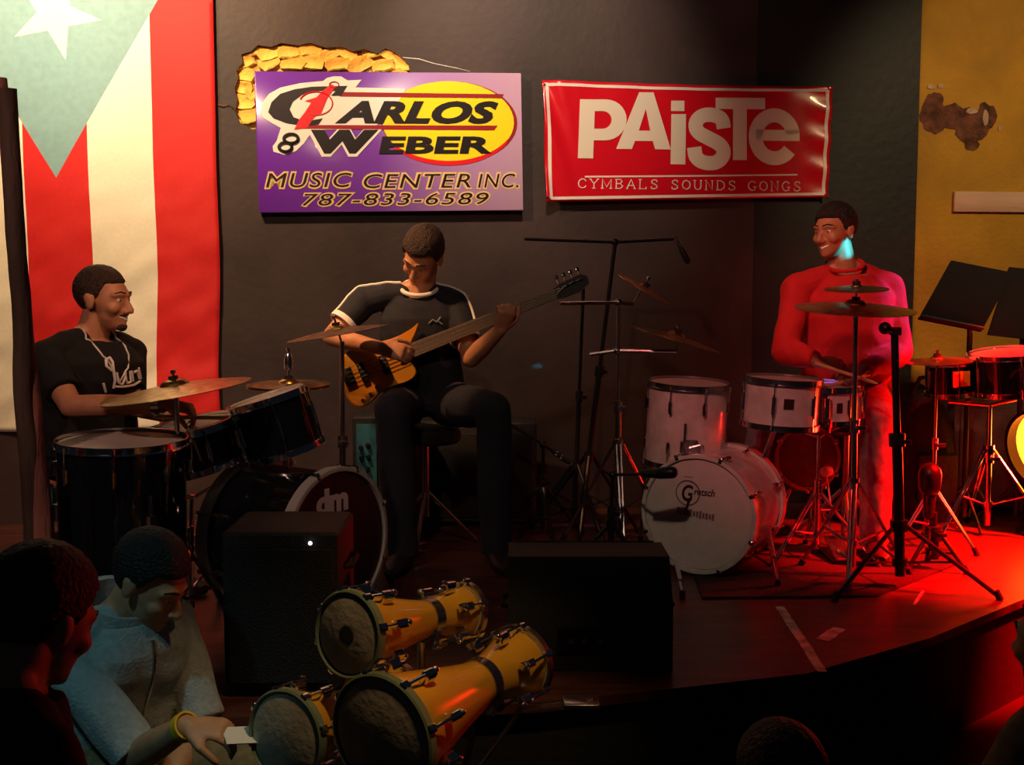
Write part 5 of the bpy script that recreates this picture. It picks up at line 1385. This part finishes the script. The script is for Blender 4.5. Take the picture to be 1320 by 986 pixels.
# round the outline
def chaikin(p, n=2):
    for _ in range(n):
        o_ = []
        for a, b in zip(p, p[1:] + p[:1]): o_ += [(a[0] * .75 + b[0] * .25, a[1] * .75 + b[1] * .25), (a[0] * .25 + b[0] * .75, a[1] * .25 + b[1] * .75)]
        p = o_
    return p
pl = chaikin(pl, 2); cxm = sum(p[0] for p in pl) / len(pl); cym = sum(p[1] for p in pl) / len(pl)
shr = [(cxm + (x - cxm) * .965, cym + (y - cym) * .965) for x, y in pl]
g = G(); n = len(pl)
rings = [[V((x, y, -.045)) for x, y in shr], [V((x, y, -.038)) for x, y in pl], [V((x, y, -.010)) for x, y in pl], [V((x, y, -.003)) for x, y in shr]]
vs_ = [p for r_ in rings for p in r_]; fs = [[i * n + j, i * n + (j + 1) % n, (i + 1) * n + (j + 1) % n, (i + 1) * n + j] for i in range(3) for j in range(n)]
tt_ = tessellate_polygon([[V((x, y, 0)) for x, y in shr]]); fs += [[t[0], t[1], t[2]] for t in tt_] + [[3 * n + t[2], 3 * n + t[1], 3 * n + t[0]] for t in tt_]
g.add(vs_, fs); part('guitar_body', g, M_sun, bg_, True)
ln = (ax1 - ax0).length
hx = gl(716, 379)[0]
g = G(); nr = [[V((x, -w, -.004)), V((x, w, -.004)), V((x, w * .9, -.020)), V((x, -w * .9, -.020))] for x, w in ((-.10, .031), (0, .030), (hx * .5, .026), (hx, .021))]
g.loft(nr); part('neck', g, M_stick, bg_, True)
g = G(); nr = [[V((x, -w, -.005)), V((x, w, -.005)), V((x, w * .96, .004)), V((x, -w * .96, .004))] for x, w in ((-.06, .032), (0, .031), (hx * .5, .027), (hx, .0215))]
g.loft(nr); part('fretboard', g, M_maple, bg_, True)
for i in range(1, 21):
    x = hx - (hx + .34) * (1 - 2 ** (-i / 12.0)); w = .0215 + (.031 - .0215) * (hx - x) / hx
    if x < -.05: break
    g = G(); g.tube([(x, -w, .0045), (x, w, .0045)], .0011, 5); part('fret', g, M_string, bg_, True)
g = G(); g.prism([(hx, -.022), (hx, .022), (hx + .03, .032), (hx + .13, .040), (hx + .155, .020), (hx + .15, -.012), (hx + .10, -.030), (hx + .03, -.030)], -.020, -.004); part('headstock', g, M_blackhead, bg_, True)
for i in range(4):
    x = hx + .030 + .032 * i; s_ = 1
    g = G(); g.tube([(x, .02, -.006), (x, .02, .012)], .006, 8); g.tube([(x, .036, -.012), (x, .056, -.012)], .004, 6); g.box((x, .064, -.012), (.016, .018, .006), None, .002); part('tuning_peg', g, M_chrome, bg_, True)
for px, py in ((468, 480), (496, 470)):
    q = gl(px, py); g = G(); g.box((q[0], q[1], .002), (.030, .085, .014), None, .005); part('pickup', g, M_black, bg_, True)
q = gl(452, 492); g = G(); g.box((q[0], -.004, .003), (.045, .075, .012), None, .003); part('bridge', g, M_bmetal, bg_, True)
for i in range(4):
    o_ = (i - 1.5)
    g = G(); g.tube([(q[0], o_ * .019, .011), (hx, o_ * .010, .007), (hx + .030 + .032 * i, .02, .008)], .0012, 5); part('string', g, M_string, bg_, True)
for px, py in ((478, 508), (486, 499), (468, 516)):
    q = gl(px, py); g = G(); g.tube([(q[0], q[1], -.004), (q[0], q[1], .014)], [.010, .008], 12); part('control_knob', g, M_chrome, bg_, True)
pts = [GM @ V((gl(441, 465)[0], gl(441, 465)[1], -.03))]
strap = [GM @ V((*gl(443, 478), -.035)), X2['sh']['R'] + V((.04, -.10, -.14)), X2['sh']['L'] + V((-.02, -.08, .02)), X2['sh']['L'] + V((-.06, .02, .075))]

# ---- drummer of the pearl kit
RY = 5.22
neck = at(1088, 345, RY); pel = at(1092, 505, RY + .05)
P = dict(base=(pel.x, pel.y, 0), pelvis=pel, neck=neck, head=at(1076, 298, RY - .02), facing=V((-.18, -1, 0)), look=V((-.80, -.62, -.06)), headup=V((-.05, 0, 1)), smile=1.0, skin=M_skin2, hair=M_hair, fat=1.16, hair_len=.010,
         shoulderR=at(1028, 372, RY - .02), shoulderL=at(1147, 370, RY + .03),
         elbowR=at(1012, 452, RY - .12), wristR=at(1055, 466, 4.96), handR=(V((.85, -.5, -.1)), V((-.1, -.55, 1)), -1, .85, True),
         elbowL=at(1160, 455, RY - .05), wristL=at(1112, 478, 4.98), handL=(V((-.75, -.6, -.1)), V((.1, -.4, 1)), 1, .8, True),
         kneeR=at(985, 548, 5.17), kneeL=at(1130, 538, 4.98), ankleR=at(968, 690, 5.20), ankleL=at(1128, 690, 5.02),
         top=dict(mat=M_redsh, sleeve=2, wr=.010, name='red_jersey', ws=8), trousers=M_gjeans)
for s_ in ('R', 'L'): P['ankle' + s_].z = .09
dr2, X3 = person('person', 'grinning man in a red long-sleeved jersey behind the pearl drums', P)
stool('round black drum stool under the man in red', (pel.x, pel.y, pel.z - .11), .18)
tree3 = surf_tree(X3['top'], X3['base']); nk_, su, tr, tf = X3['nk'], X3['su'], X3['tr'], X3['tf']
g = G(); ring = [nk_ + su * (.012 - .028 * math.cos(a)) + tf * (.012 + .086 * math.cos(a)) + tr * .084 * math.sin(a) for a in [2 * PI * i / 36 for i in range(37)]]
g.tube(ring, .009, 8); part('collar', g, M_redsh, dr2)
hp = V(P['wristR']) + V((.85, -.5, -.1)).normalized() * .075 - V((0, 0, .026))
stick('pale drumstick in the right hand of the man in red', hp - V((.09, .02, -.03)), hp + V((.10, -.24, -.035)))
hp = V(P['wristL']) + V((-.75, -.6, -.1)).normalized() * .075 - V((0, 0, .026))
stick('pale drumstick in the left hand of the man in red', hp - V((-.08, -.03, -.02)), hp + V((-.20, -.16, -.03)))

# ---- seated onlookers on the venue floor
def onlooker(label, head, face, look, skin, hair, top, trousers, vox=.009, headup=UP, lean=.05, extra=None, neck_off=None):
    h = V(head); f = V((face[0], face[1], 0)).normalized(); r_ = frame(f)[0]; lk = V(look).normalized()
    hr, hf, hu = frame(lk, headup)
    nk = h - hu * .115 - hf * .035; nk = nk if neck_off is None else nk + V(neck_off)
    pel = nk - V((0, 0, .50)) - f * lean; pel.z = max(pel.z, -STAGE_H + .30)
    kn = lambda s_: pel + f * .42 + r_ * s_ * .14 + V((0, 0, .02))
    P = dict(base=(pel.x, pel.y, -STAGE_H), pelvis=pel, neck=nk, head=h, facing=f, look=lk, headup=headup, skin=skin, hair=hair, vox=vox, top=top, trousers=trousers, hair_len=.010, hair_top=.010,
             elbowR=nk + r_ * .25 - V((0, 0, .30)) + f * .04, elbowL=nk - r_ * .25 - V((0, 0, .30)) + f * .04,
             wristR=nk + r_ * .15 - V((0, 0, .42)) + f * .27, wristL=nk - r_ * .15 - V((0, 0, .42)) + f * .27,
             handR=(f + V((0, 0, -.3)), UP, -1, .4), handL=(f + V((0, 0, -.3)), UP, 1, .4),
             kneeR=kn(1), kneeL=kn(-1), ankleR=kn(1) + f * .03, ankleL=kn(-1) + f * .03)
    for s_ in ('R', 'L'): P['ankle' + s_].z = -STAGE_H + .09
    if extra: P.update(extra)
    o, X = person('person', label, P)
    stool('stool under the ' + label, (pel.x, pel.y, pel.z - .105), .165, -STAGE_H, 4)
    return o, X, P
# man in the pale hoodie
hd_ = at(193, 748, 3.02)
fd_ = V((.82, -.57, 0)).normalized()
hm, XH, PH = onlooker('man in a pale grey hoodie looking down', hd_, fd_, V((.90, -.30, -.52)), M_skin3, M_hair, dict(mat=M_hood, sleeve=.99, wr=.012, ws=7, name='hoodie', long=True), M_khaki, .007, lean=.10,
    extra=dict(elbowR=at(176, 975, 2.80), wristR=at(240, 936, 2.68), handR=(V((1, -.1, -.05)), V((0, -.3, 1)), 1, .55, True), fat=1.05, hair_top=.012, elbowL=hd_ + V((.10, .10, -.42)), wristL=hd_ + V((.06, -.16, -.52))))
nkh, su, tr, tf = XH['nk'], XH['su'], XH['tr'], XH['tf']
g = G(); ring = [nkh + su * (.03 + .035 * math.cos(a + PI)) + tf * .098 * math.cos(a) + tr * .098 * math.sin(a) - tf * .012 for a in [2 * PI * i / 28 for i in range(28)]]
g2 = [p - su * .09 + (p - nkh).normalized() * .025 for p in ring]; g3 = [p + (p - nkh).normalized() * .014 for p in ring]
g.loft([ring, g3, g2, [p * 1 - (p - nkh).normalized() * .02 for p in g2]], caps=False, closed=True); part('hood_collar', g, M_hood, hm)
treeH = surf_tree(XH['top'], XH['base'])
zp = [nkh + tf * .16 - su * t for t in (.06, .14, .22, .30, .38, .46)]
g = G(); g.tube(drape(treeH, dens(zp, 3), .002), .005, 6); part('zip', g, M_dchrome, hm)
w_ = V(PH['wristR']); wd = (w_ - V(PH['elbowR'])).normalized()
g = G(); g.lathe([(.030, -.011), (.0355, -.011), (.0355, .011), (.030, .011)], 20, Matrix.Translation(w_ - wd * .004) @ rot_z_to(wd).to_4x4(), closed=True); part('yellow_wristband', g, M_yel, hm)
pp = w_ + V((1, -.1, -.05)).normalized() * .115
Rp = Euler((.35, .15, .5)).to_matrix()
g = G(); g.box(pp + V((.02, 0, -.012)), (.085, .06, .003), Rp); tag(part('paper_slip', g, M_paper, None, base=pp), 'white slip of paper held by the man in the pale hoodie', 'paper')

# man in black at the lower left
onlooker('dark-haired man in a black shirt leaning towards the hoodie man', at(52, 798, 2.08), V((.70, .70, 0)), V((.48, .80, -.36)), M_skin3, M_hair, dict(mat=M_tee, sleeve=.8, wr=.010, name='black_shirt'), M_jeans, .008,
         lean=.16, extra=dict(hair_len=.013, hair_top=.012))
# two more onlookers, mostly cut by the picture's lower edge
onlooker('onlooker with short dark hair in front of the stage edge', at(1003, 1012, 2.25), V((-.1, 1, 0)), V((-.25, 1, .05)), M_skin3, M_hair, dict(mat=M_tee, sleeve=.8, wr=.008, name='dark_shirt'), M_jeans, .010)
onlooker('onlooker with dark hair beside the red lit stage corner', at(1372, 830, 2.45), V((-.5, 1, 0)), V((-.55, .85, 0)), M_skin3, M_hair, dict(mat=M_khaki, sleeve=.8, wr=.008, name='khaki_shirt'), M_jeans, .010)
